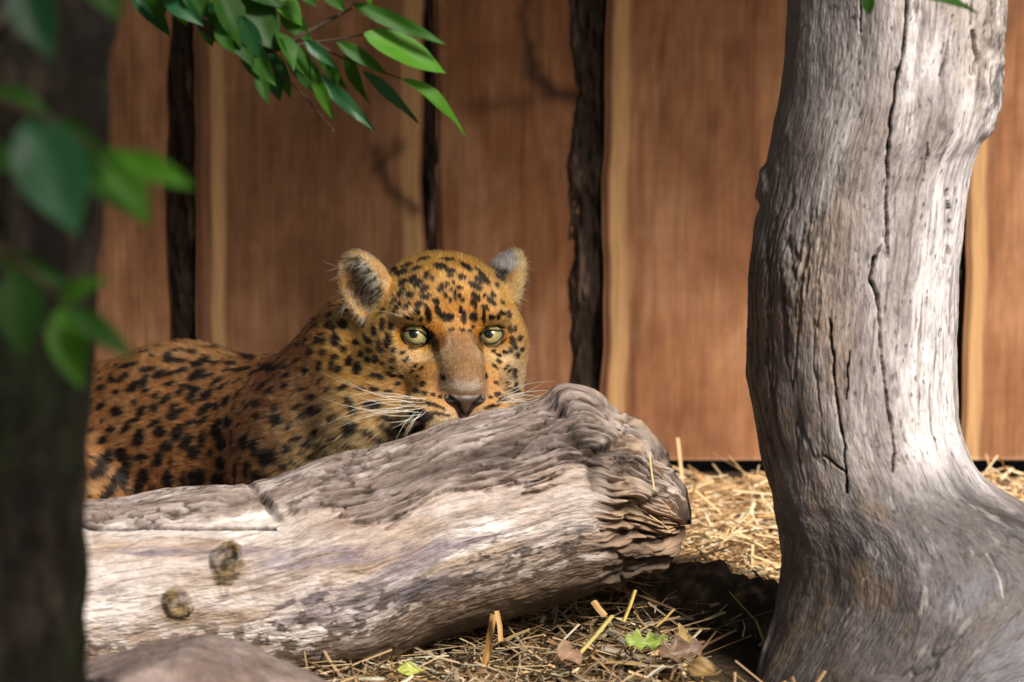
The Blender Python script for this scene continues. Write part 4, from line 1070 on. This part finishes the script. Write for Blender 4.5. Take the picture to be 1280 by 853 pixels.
npx, npz = q[:, 0], q[:, 2]
keep &= ~((np.abs(npx) < 25 - 0.0 * npz) & (npz < -67) & (npz > -97) & (np.abs(npx) < 25 * ss(-104, -70, npz) + 2) & (q[:, 1] < -50))
# ears
tuft_c = []
white = np.zeros(NH)
nh = RN @ HM.T.astype(float)
for e, E, rx, rz in ((eL, EARL, 34, 47), (eR, EARR, 31, 42)):
    ne = nh @ E[1].astype(float)
    inE = ((e[:, 0] / (rx + 3)) ** 2 + (e[:, 1] / 24) ** 2 + (e[:, 2] / (rz + 3)) ** 2 < 1)
    inner = inE & (ne[:, 1] < -0.1)
    r2_ = np.sqrt((e[:, 0] / rx) ** 2 + (e[:, 2] / rz) ** 2)
    lng = inner & (rng.random(NH) < np.where((e[:, 2] < -8) | (e[:, 0] > 8), 0.20, 0.05) * (0.15 + 1.6 * ss(-0.1, 0.4, noise(RP * 130))))
    dirE = np.stack([-0.8 * np.ones(NH), -0.8 * np.ones(NH), -0.5 * np.ones(NH) + 0.010 * e[:, 2]], -1)
    dirW = norm((dirE @ E[1].T.astype(float)) @ HM.astype(float) + 0.35 * rng.normal(size=(NH, 3)))
    flow = np.where(lng[:, None], dirW, flow); Ln = np.where(lng, rng.uniform(0.008, 0.018, NH), np.where(inE, 0.006, Ln))
    lift = np.where(lng, 0.5, np.where(inE, 0.35, lift)); white = np.where(lng, 1, white)
    wc = np.array([0.88, 0.70, 0.48]) * rng.uniform(0.6, 1.1, NH)[:, None]
    hc = np.where(lng[:, None], wc, hc)
# tan fringe standing out from the outer rim of the right ear
e, E = eR, EARR
rim = (np.sqrt((e[:, 0] / 31) ** 2 + (e[:, 2] / 42) ** 2) > 0.8) & (np.sqrt((e[:, 0] / 36) ** 2 + (e[:, 1] / 26) ** 2 + (e[:, 2] / 47) ** 2) < 1) & (e[:, 1] < 6)
Ln = np.where(rim, rng.uniform(0.006, 0.012, NH), Ln); lift = np.where(rim, 0.6, lift)
hc = np.where((rim & (rng.random(NH) < 0.8))[:, None], np.array([0.66, 0.40, 0.16]) * rng.uniform(0.8, 1.2, NH)[:, None], hc)
hc = hc * (rng.uniform(0.68, 1.25, NH) * (1 + 0.38 * noise(RP * 230) + 0.2 * noise(RP * 90)))[:, None]
ghost = (rng.random(NH) < 0.05) & (blk < 0.1); hc[ghost] = hc[ghost] * 0.5 + np.array([0.42, 0.34, 0.22])
Ln = Ln * rng.uniform(0.7, 1.25, NH)
lift = lift + rng.normal(0, 0.09, NH)
sel = np.where(keep)[0]
def hair_object(name, roots, nrm, flw, lng, lft, cols, rad, parent, npts=5, droop=0.35, tip=None, mat='fur'):
    n = len(roots)
    hcv = bpy.data.hair_curves.new(name)
    hcv.add_curves([npts] * n)
    t = np.linspace(0, 1, npts)
    d0 = flw * np.cos(lft)[:, None] + nrm * np.sin(lft)[:, None]
    pos = np.zeros((n, npts, 3), np.float32)
    for k, tt in enumerate(t):
        pos[:, k] = roots + d0 * (lng * tt)[:, None] - nrm * (lng * droop * np.sin(np.clip(lft, 0, 2)) * tt * tt)[:, None] - nrm * 0.0004 * (k == 0)
        if tip is not None: pos[:, k] += (tip * tt ** 1.6).astype(np.float32)
    hcv.attributes['position'].data.foreach_set('vector', pos.ravel())
    ra_ = hcv.attributes.get('radius') or hcv.attributes.new('radius', 'FLOAT', 'POINT')
    prof = np.interp(t, [0, 0.35, 1], [0.9, 1.0, 0.12])
    ra_.data.foreach_set('value', (rad[:, None] * prof[None]).astype(np.float32).ravel())
    ca = hcv.attributes.new('col', 'FLOAT_COLOR', 'CURVE')
    c4 = np.ones((n, 4), np.float32); c4[:, :3] = np.clip(cols, 0.001, 0.95); ca.data.foreach_set('color', c4.ravel())
    hcv.materials.append(M[mat])
    o = bpy.data.objects.new(name, hcv); COL.objects.link(o)
    o.parent = parent; o.matrix_parent_inverse = Matrix.Translation(-Vector(parent.location))
    return o
rad = np.where(hw_ > 0.5, 0.00034, 0.00044) * rng.uniform(0.7, 1.2, NH)
rad = np.where((RN @ norm(CAM - E0)) < -0.3, rad * 2.2, rad); rad = np.where(white > 0, 0.00036, rad)
wj = RP + 0.002 * np.stack([noise(RP * 90), noise(RP * 90 + 5), noise(RP * 90 + 11)], -1)
cell = np.floor(wj / np.where(hw_ > 0.5, 0.0034, 0.005)[:, None]).astype(np.int64); cid = (cell[:, 0] * 73856093) ^ (cell[:, 1] * 19349663) ^ (cell[:, 2] * 83492791)
_, inv = np.unique(cid, return_inverse=True); cn = np.bincount(inv)
cc_ = np.stack([np.bincount(inv, RP[:, k]) / cn for k in range(3)], -1)[inv]
clr = rng.normal(size=(len(cn), 3))[inv]
tipo = (cc_ - RP) * 0.5 + clr * (Ln * 0.09)[:, None]
hc = hc * np.clip(1 + 0.16 * rng.normal(size=len(cn))[inv], 0.6, 1.5)[:, None]
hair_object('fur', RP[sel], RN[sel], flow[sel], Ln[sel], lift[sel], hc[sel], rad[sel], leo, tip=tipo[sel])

# ---- whiskers
wr, wd, wl_, wcs, wrad, wnr = [], [], [], [], [], []
def whisk(px, py, dx, dy, length, fwdc, col=(0.93, 0.91, 0.86), r=0.00042):
    d = FWD + RGT * (px - 640) / F + UPV * (426.5 - py) / F
    hit = bvh.ray_cast(Vector(CAM), Vector(d))
    if hit[0] is None: return
    wr.append(np.array(hit[0])); v = RGT * dx - UPV * dy; v = v / np.linalg.norm(v)
    wd.append(norm(v + VW * fwdc)); wl_.append(length); wcs.append(col); wrad.append(r); wnr.append(norm(np.cross(v, VW)) * (1 if rng.random() < .5 else -1))
for k in range(15):
    a = (k + 0.5) / 15; yy = 496 + 23 * a + rng.normal(0, 1.5); xx = 547 - 34 * rng.random() - 6 * a
    an = math.radians(rng.uniform(4, 15) - 13 * a) ; whisk(xx, yy, -math.cos(an), -math.sin(an), rng.uniform(0.07, 0.14), 0.5, r=rng.uniform(0.00018, 0.0003))
for k in range(8):
    an = math.radians(rng.uniform(8, 62)); whisk(540 - 30 * rng.random(), 512 + 9 * rng.random(), -math.cos(an), math.sin(an), rng.uniform(0.022, 0.05), 0.45, r=0.00019)
for k in range(17):
    an = math.radians(rng.uniform(-28, 22)); whisk(622 + 12 * rng.random(), 491 + 13 * rng.random(), math.cos(an), math.sin(an) , rng.uniform(0.03, 0.075), 0.4, r=rng.uniform(0.00018, 0.0003))
for k in range(3):
    whisk(512 + 7 * k, 402 - 2 * k, -0.9 + 0.15 * k, -0.45 - 0.1 * k, 0.045, 0.5, r=0.00014)
wr, wd, wnr = np.array(wr), np.array(wd), np.array(wnr)
hair_object('whiskers', wr, wnr, wd, np.array(wl_), np.full(len(wr), 0.12), np.array(wcs), np.array(wrad), leo, 9, 2.2, mat='whisker')

# ---- eyes, eyelids, nose
m, N, L, b = new_mat('eye')
at = N.new('ShaderNodeAttribute'); at.attribute_name = 'col'
L.new(at.outputs['Color'], b.inputs['Base Color']); b.inputs['Roughness'].default_value = 0.25
b.inputs['Coat Weight'].default_value = 0.7; b.inputs['Coat Roughness'].default_value = 0.02
M['eye'] = m
for s, E in zip((-1, 1), EYE):
    ew = to_world(E)
    tow = norm(CAM - ew); ux = norm(np.cross(UPV, tow)) * 1.0; uz = np.cross(tow, ux)
    if ux @ RGT < 0: ux = -ux
    th = np.linspace(0, math.pi, 90); ph = np.linspace(0, 2 * math.pi, 96, endpoint=False)
    Rr = EYE_R * SC
    prof = Rr * (1 + 0.06 * np.exp(-(th / 0.55) ** 4))
    v = ew + (prof * np.cos(th))[:, None, None] * tow + (prof * np.sin(th))[:, None, None] * (np.cos(ph)[None, :, None] * ux + np.sin(ph)[None, :, None] * uz)
    TH = np.repeat(th, 96); PH = np.tile(ph, 90); rr = np.sin(TH)
    fib = fbm(np.stack([np.cos(PH) * 9, np.sin(PH) * 9, rr * 2.5], -1), 3)
    c = np.tile([0.44, 0.40, 0.15], (len(TH), 1))
    c = mixc(c, [0.27, 0.28, 0.12], ss(0.45, 0.78, rr) * 0.8); c = mixc(c, [0.58, 0.52, 0.24], ss(0.55, 0.3, rr) * 0.5)
    c = c * [0.72, 0.66, 0.66] * (1.0 + 0.4 * fib)[:, None]
    c = mixc(c, [0.02, 0.016, 0.012], ss(0.82, 0.93, rr)); c = np.where((TH > 1.4)[:, None], [0.03, 0.02, 0.015], c)
    rp_ = np.hypot(rr * np.cos(PH) + 0.12, rr * np.sin(PH) - 0.17); c = np.where(((TH < 1.4) & (rp_ < 0.35))[:, None], [0.003, 0.003, 0.003], c)
    link('eye', mesh_np('eye', v.reshape(-1, 3), grid_quads(90, 96, True)[:, ::-1], c), M['eye'], leo)
    # eyelids: a rolled dark rim around an almond opening
    nt, nr = 96, 9
    t = np.linspace(0, 2 * math.pi, nt, endpoint=False)
    inx = np.cos(t); iny = np.sin(t)
    hw2 = 13.2; ox = inx * hw2; oz = np.where(iny > 0, iny * 6.4, iny * 8.8)
    inner_side = -s                                   # towards the nose
    cornr = ss(0.6, 1.0, inx * inner_side); ox = ox + inner_side * 5.5 * cornr; oz = oz - 4.5 * cornr
    outr = ss(0.7, 1.0, -inx * inner_side); ox = ox - inner_side * 2.5 * outr; oz = oz + 1.5 * outr
    ra_ = 0.17 * (-inner_side)
    ox, oz = ox * math.cos(ra_) - oz * math.sin(ra_), ox * math.sin(ra_) + oz * math.cos(ra_)
    rings = []; cc = []
    for k in range(nr):
        f = k / (nr - 1)
        sx_, sz_ = ox * (1 + 0.42 * f) , oz * (1 + 0.62 * f)
        rad_ = np.sqrt(sx_ ** 2 + sz_ ** 2)
        base_y = -np.sqrt(np.clip((EYE_R + 1.2) ** 2 - np.minimum(rad_, EYE_R) ** 2, 6, None)) - 2.4 * math.sin(min(f * 2.2, 1) * math.pi) + 9 * f * f
        if k == 0: base_y = base_y + 2.5
        rings.append(ew + (sx_ * SC)[:, None] * ux + (sz_ * SC)[:, None] * uz - (base_y * SC)[:, None] * tow)
        c_ = mixc(np.tile([0.012, 0.009, 0.008], (nt, 1)), [0.42, 0.24, 0.10], np.clip(max(0, f - 0.30) * 1.4 - 0.6 * cornr, 0, 1)); cc.append(c_)
    v = np.stack(rings).reshape(-1, 3)
    link('eyelid', mesh_np('eyelid', v, grid_quads(nr, nt, True), np.concatenate(cc)), M['lid'], leo)

nxs = np.linspace(-36, 36, 110); nys = np.linspace(-98, -36, 90); nzs = np.linspace(-108, -58, 84)
G = np.stack(np.meshgrid(nxs, nys, nzs, indexing='ij'), -1)
dn = ell(G, (0, -62, -78), (25, 21, 13)); dn = smin(dn, ell(G, (0, -64, -89), (11, 15, 12)), 8)
for s in (-1, 1):
    dn = smin(dn, ell(G, (s * 17, -66, -77), (10, 12, 9)), 6)
    a_ = np.array([s * 23, -76, -75.0]); b2 = np.array([s * 10, -86, -84.0]); dn = smax(dn, -cone(G, a_, b2, 3.4, 2.0), 2.5)
    b3 = np.array([s * 2, -84, -99.0]); dn = smax(dn, -cone(G, b2, b3, 1.8, 1.6), 2.0)
dn = smax(dn, -cone(G, (0, -88, -80), (0, -82, -100), 1.2, 1.6), 2.0)
nvv, nq = surface_nets(nxs, nys, nzs, dn)
qn = nvv.copy(); wv = to_world(nvv)
nn = vnormals(wv, nq)
if ((wv - to_world((0, -62, -78))) * nn).sum() < 0: nq = nq[:, ::-1]
c = np.tile([0.075, 0.042, 0.028], (len(qn), 1))
c = mixc(c, [0.14, 0.095, 0.075], ss(-80, -70, qn[:, 2]) * 0.8)
c = mixc(c, [0.05, 0.03, 0.024], ss(10, 22, np.abs(qn[:, 0])) * 0.7)
for s in (-1, 1):
    for A, B, w_ in (((s * 23, -75), (s * 10, -84), 4.6), ((s * 10, -84), (s * 2, -99), 3.2)):
        A = np.array(A, float); B = np.array(B, float); d_ = B - A; xy = qn[:, [0, 2]]; tt = np.clip(((xy - A) @ d_) / (d_ @ d_), 0, 1)
        dd = np.linalg.norm(xy - A - tt[:, None] * d_, axis=1); c = mixc(c, [0.006, 0.004, 0.004], ss(w_, w_ * 0.5, dd) * (1.0 if s < 0 else 0.8))
link('nose', mesh_np('nose', wv, nq, c), M['nose'], leo)

# ------------------------------------------------------------------ tree at the left, with leafy twigs
TRY = -1.5
tree = empty('tree', (P(20, 853, TRY)[0], TRY, 0.0))
tag(tree, 'dark tree with green leafy twigs standing in front of the log and fence', 'tree')
tpath = [P(8, 1060, TRY), P(10, 900, TRY), P(14, 700, TRY), P(18, 500, TRY), P(22, 300, TRY), P(26, 100, TRY), P(28, -100, TRY), P(20, -400, TRY), P(0, -800, TRY - 0.05)]
tpath[0][2] = -0.03
def barkcol(v):
    n1 = fbm(v * [40, 40, 14], 4)
    c = mixc(np.tile([0.014, 0.011, 0.008], (len(v), 1)), [0.045, 0.034, 0.024], ss(-0.1, 0.5, n1))
    return mixc(c, [0.018, 0.022, 0.009], ss(0.05, 0.45, fbm(v * [9, 9, 5] + 3, 3)) * 0.7)
link('trunk', tube_mesh('trunk', tpath, [0.074, 0.062, 0.058, 0.059, 0.063, 0.069, 0.068, 0.06, 0.05], barkcol, 120, 420, 4.0, 0.10, 26), M['bark'], tree)

def leaf_mesh(wl=0.36, fold=0.25, curl=0.25, seed=0):
    nl, nw = 14, 7
    t = np.linspace(0, 1, nl)[:, None]; s = np.linspace(-1, 1, nw)[None]
    wd_ = wl * 0.5 * np.sin(np.pi * t ** 0.82) ** 0.85 * (1 - 0.25 * t ** 3) + 0.004
    x = t + 0 * s; y = s * wd_ * (1 + 0.02 * np.sin(t * 40 + seed)); z = -curl * (t - 0.2) ** 2 * (t > 0.2) + fold * np.abs(y) + 0.012 * np.sin(t * 9 + seed + s * 2)
    v = np.stack([x, y, z], -1).reshape(-1, 3)
    vein = np.exp(-(np.abs(s) / 0.10) ** 2) + 0 * t
    lat = 0.5 + 0.5 * np.cos((t - np.abs(s) * 0.12) * 60)
    c = np.ones((nl, nw, 3)) * (0.85 + 0.12 * lat[..., None]); c = c + vein[..., None] * np.array([0.5, 0.35, 0.2])
    return mesh_np('leaf', v, grid_quads(nl, nw), c.reshape(-1, 3))
LEAF = {}
def leaf(parent, b0, t0, wpx, Yb, Yt, mat, roll=None, seed=0):
    pb = P(*b0, Yb); pt = P(*t0, Yt); d = pt - pb; ln = np.linalg.norm(d); x = d / ln
    wl = max(0.16, min(0.62, round(wpx / max(math.hypot(t0[0] - b0[0], t0[1] - b0[1]), 1) * 1.15 / 0.06) * 0.06))
    key = (wl, mat, seed % 3)
    if key not in LEAF:
        LEAF[key] = leaf_mesh(wl, 0.22 + 0.1 * (seed % 3), 0.12 + 0.1 * (seed % 3), seed); LEAF[key].materials.append(M[mat])
    z = norm(VW * 0.8 + np.array([0.05, 0, 0.65])); z = norm(z - x * (z @ x)); y = np.cross(z, x)
    roll = rng.uniform(-0.6, 0.6) if roll is None else roll
    y, z = y * math.cos(roll) + z * math.sin(roll), z * math.cos(roll) - y * math.sin(roll)
    o = bpy.data.objects.new('leaf', LEAF[key]); COL.objects.link(o)
    mw = Matrix(((x[0] * ln, y[0] * ln, z[0] * ln, pb[0]), (x[1] * ln, y[1] * ln, z[1] * ln, pb[1]), (x[2] * ln, y[2] * ln, z[2] * ln, pb[2]), (0, 0, 0, 1)))
    o.parent = parent; o.matrix_parent_inverse = Matrix.Identity(4); o.matrix_basis = mw
    return o
def twigcol(v): return np.tile([0.06, 0.042, 0.026], (len(v), 1)) * (1 + 0.3 * fbm(v * 60, 2))[:, None]
def twig(parent, pts, r0, r1, name='twig'):
    path = [P(a, b_, c_) if isinstance(c_, float) else c_ for a, b_, c_ in pts]
    n = len(path)
    return link(name, tube_mesh(name, path, [r0 + (r1 - r0) * k / (n - 1) for k in range(n)], twigcol, 10, 12 * n, 1.0, 0.1, 60), M['bark'], parent)
YT = -0.52
br1 = twig(tree, [(30, -330, TRY + 0.03), (120, -200, -1.1), (200, -60, -0.65), (238, 0, YT), (258, 35, YT), (300, 60, YT), (340, 62, YT), (385, 40, YT), (440, 10, YT)], 0.011, 0.0016, 'branch')
twig(br1, [(300, 60, YT), (340, 85, YT), (378, 118, YT), (418, 165, YT + 0.02)], 0.0018, 0.0007)
twig(br1, [(330, 63, YT), (380, 55, YT), (430, 48, YT), (458, 42, YT)], 0.0018, 0.0008)
twig(br1, [(395, 54, YT), (412, 64, YT), (435, 75, YT), (500, 98, YT)], 0.0014, 0.0007)
tl = [((455, 42), (561, 88), 34, 'leaf_bright', 0.1), ((440, 4), (556, 54), 16, 'leaf', 0.6), ((500, 98), (594, 156), 24, 'leaf_bright', -0.3), ((452, 88), (527, 152), 18, 'leaf_blue', 0.0),
      ((420, 52), (486, 92), 15, 'leaf', 0.4), ((432, 58), (454, 132), 15, 'leaf', 0.8), ((395, 92), (468, 163), 15, 'leaf_blue', 0.5), ((330, 65), (352, 126), 27, 'leaf_blue', 0.0),
      ((356, 62), (412, 124), 27, 'leaf', 0.3), ((350, 45), (402, 112), 20, 'leaf', -0.3), ((390, 85), (416, 152), 14, 'leaf_bright', 0.5), ((412, 74), (421, 112), 12, 'leaf', 0.6),
      ((300, -8), (346, 62), 42, 'leaf', 0.1), ((342, -6), (380, 30), 28, 'leaf_bright', 0.0), ((268, -12), (308, 56), 36, 'leaf', -0.2), ((256, 12), (294, 9), 14, 'leaf_blue', 0.6),
      ((214, -15), (236, 32), 30, 'leaf_bright', 0.0), ((160, -12), (218, 42), 26, 'leaf_blue', 0.2), ((318, -25), (334, 42), 36, 'leaf', 0.3), ((228, -20), (262, 22), 28, 'leaf', 0.2),
      ((345, 40), (372, 82), 20, 'leaf', -0.5), ((305, 50), (322, 100), 18, 'leaf', 0.5), ((362, 72), (388, 98), 14, 'leaf_blue', 0.1), ((450, -25), (470, 6), 18, 'leaf_bright', 0.2), ((280, -30), (360, 8), 30, 'leaf', 0.2), ((375, -28), (392, 6), 24, 'leaf', 0.4), ((318, 58), (338, 104), 20, 'leaf', 0.7), ((336, 62), (366, 122), 22, 'leaf', -0.4), ((370, 58), (398, 104), 16, 'leaf', 0.8), ((380, 50), (420, 84), 14, 'leaf_blue', 0.5), ((286, 30), (318, 84), 24, 'leaf', 0.2), ((272, 28), (290, 66), 18, 'leaf', 0.6), ((320, 10), (356, 52), 28, 'leaf', -0.3), ((240, -6), (276, 40), 24, 'leaf', 0.3), ((190, -20), (204, 26), 22, 'leaf', 0.4), ((205, -10), (250, 28), 22, 'leaf_blue', 0.5), ((300, 20), (330, 78), 22, 'leaf_blue', 0.4), ((352, 10), (388, 52), 20, 'leaf', 0.6), ((392, 60), (436, 118), 13, 'leaf', 0.7), ((322, 80), (334, 130), 16, 'leaf', 0.3), ((404, -22), (430, 14), 20, 'leaf', 0.5), ((250, 20), (268, 60), 18, 'leaf', 0.2)]
for k, (b0, t0, w_, mt, rl) in enumerate(tl):
    dy = rng.uniform(-0.03, 0.03); leaf(br1, b0, t0, w_, YT + dy, YT + dy + rng.uniform(-0.03, 0.02), mt, rl, k)
YL = -1.95
br2 = twig(tree, [(10, 20, TRY - 0.06), (-40, 60, -1.75), (-30, 110, YL), (20, 135, YL), (70, 155, YL), (120, 190, YL)], 0.006, 0.0015, 'branch')
for k, (b0, t0, w_, mt, rl) in enumerate([((35, 145), (98, 292), 82, 'leaf_blue', 0.1), ((70, 158), (128, 240), 44, 'leaf', 0.3), ((112, 190), (188, 272), 56, 'leaf_bright', 0.1), ((150, 192), (244, 234), 26, 'leaf_bright', 0.5),
        ((-10, 112), (72, 152), 30, 'leaf', 0.1), ((68, 150), (136, 204), 28, 'leaf', 0.5), ((-30, 185), (24, 212), 30, 'leaf', 0.0), ((20, -30), (66, 72), 52, 'leaf_blue', 0.2), ((110, -40), (150, 20), 40, 'leaf', 0.1)]):
    leaf(br2, b0, t0, w_, YL + 0.02 * (k % 3), YL - 0.02 + 0.02 * (k % 3), mt, rl, k)
br3 = twig(tree, [(-10, 240, TRY - 0.06), (-50, 270, -1.75), (-20, 300, YL), (25, 330, YL), (60, 360, YL), (85, 385, YL)], 0.005, 0.0013, 'branch')
for k, (b0, t0, w_, mt, rl) in enumerate([((22, 338), (26, 446), 66, 'leaf', 0.1), ((74, 384), (100, 484), 44, 'leaf_bright', 0.2), ((74, 384), (125, 344), 25, 'leaf_bright', 0.0), ((88, 386), (170, 448), 27, 'leaf', 0.3),
        ((-15, 312), (90, 356), 24, 'leaf', 0.5), ((-40, 340), (-10, 400), 36, 'leaf', 0.5)]):
    leaf(br3, b0, t0, w_, YL + 0.02 * (k % 3), YL - 0.02 + 0.02 * (k % 3), mt, rl, k)
br4 = twig(tree, [(25, -420, TRY), (300, -520, -1.1), (700, -480, -0.8), (1000, -250, -0.75), (1085, -60, -0.74), (1086, -8, -0.74)], 0.014, 0.0012, 'branch')
leaf(br4, (1086, -8), (1085, 20), 16, -0.74, -0.74, 'leaf', 0.2, 1); leaf(br4, (1080, -30), (1230, 3), 20, -0.74, -0.74, 'leaf', 0.2, 2)

# unseen leaf canopy added above the picture to shade fence top and left side
def shade_canopy_mesh(boxes):
    c_ = np.concatenate([rng.uniform(lo, hi, (n, 3)) for n, lo, hi in boxes])
    dens = fbm(c_ * 2.6, 3); c_ = c_[dens > -0.18]; n = len(c_)
    x = norm(rng.normal(size=(n, 3)) * [1, 1, 0.5]); z = norm(rng.normal(size=(n, 3)) + [0, 0, 1.2]); z = norm(z - x * (x * z).sum(1)[:, None]); y = np.cross(z, x)
    ln = rng.uniform(0.07, 0.12, n)[:, None]
    prof = [(0, 0, 0), (0.3, 0.16, 0.03), (0.65, 0.14, 0.02), (1, 0, -0.08), (0.65, -0.14, 0.02), (0.3, -0.16, 0.03)]
    v = np.stack([c_ + (x * a + y * b_ + z * cz) * ln for a, b_, cz in prof], 1)
    q = (np.arange(n)[:, None, None] * 6 + np.array([[0, 1, 2, 5], [2, 3, 4, 5]])[None]).reshape(-1, 4)
    return mesh_np('shade_canopy', v.reshape(-1, 3), q, np.tile([0.9, 0.9, 0.9], (n * 6, 1)), False)
cr = link('shade_canopy', shade_canopy_mesh([(4600, (-1.1, -0.35, 1.25), (1.1, 0.62, 1.85)), (1300, (-0.7, -3.2, 1.22), (0.5, -2.1, 1.75)), (1500, (-1.3, -1.9, 1.3), (-0.45, 0.0, 1.9))]), M['leaf'], tree)
tag(cr, kind='stuff')

# ------------------------------------------------------------------ fallen leaves
def fallen(px, py, Y, size, col, label, mat=None, seed=0, yaw=0.0, tilt=0.5, lobes=0):
    nl, nw = 22, 13
    t = np.linspace(0, 1, nl)[:, None]; s = np.linspace(-1, 1, nw)[None]
    wd_ = 0.30 * np.sin(np.pi * t ** 0.8) ** 0.8 * (1 + (0.45 * np.sin(t * 21 + seed) if lobes else 0)) + 0.006
    x = t - 0.5 + 0 * s; y = s * wd_
    z = 0.06 * np.sin(t * 7 + seed) * (1 + s) + 0.22 * np.abs(s) ** 1.5 * wd_ + 0.1 * (t - 0.5) ** 2 + 0.03 * np.sin(9 * s + 8 * t + seed)
    v = np.stack([x, y, z], -1).reshape(-1, 3) * size
    c_ = np.tile(col, (len(v), 1)) * (1 + 0.4 * fbm(v * 120 + seed, 3))[:, None]
    c_ = mixc(c_, np.array(col) * 1.5, np.exp(-(np.abs(np.broadcast_to(s, (nl, nw)).ravel()) / 0.09) ** 2) * 0.6)
    Mx = np.array(Matrix.Rotation(yaw, 3, 'Z') @ Matrix.Rotation(tilt, 3, 'X'))
    v = v @ Mx.T + P(px, py, Y)
    o = link('fallen_leaf', mesh_np('fallen_leaf', v, grid_quads(nl, nw), c_), M['straw'])
    tag(o, label, 'leaf', 'fallen leaves on the straw')
fallen(808, 803, -0.37, 0.046, (0.20, 0.26, 0.05), 'bright green fallen leaf lying on the straw by the root', yaw=0.1, tilt=0.5, seed=1, lobes=1)
fallen(850, 815, -0.40, 0.055, (0.15, 0.09, 0.055), 'brown lobed fallen leaf lying on the straw by the root', yaw=0.5, tilt=0.6, seed=2, lobes=1)
fallen(856, 800, -0.36, 0.045, (0.28, 0.19, 0.07), 'small yellowish brown fallen leaf propped against the dark root', yaw=1.4, tilt=0.9, seed=3, lobes=1)
fallen(712, 818, -0.46, 0.05, (0.26, 0.16, 0.10), 'crumpled tan fallen leaf lying beside the yellow green stalk', yaw=1.3, tilt=0.7, seed=4)
fallen(514, 838, -0.42, 0.03, (0.36, 0.38, 0.08), 'tiny yellow green leaf scrap lying under the log', yaw=0.2, tilt=0.5, seed=5)
fallen(880, 838, -0.46, 0.042, (0.24, 0.15, 0.06), 'curled ochre fallen leaf lying beside the brown lobed leaf', yaw=-0.7, tilt=0.6, seed=6)
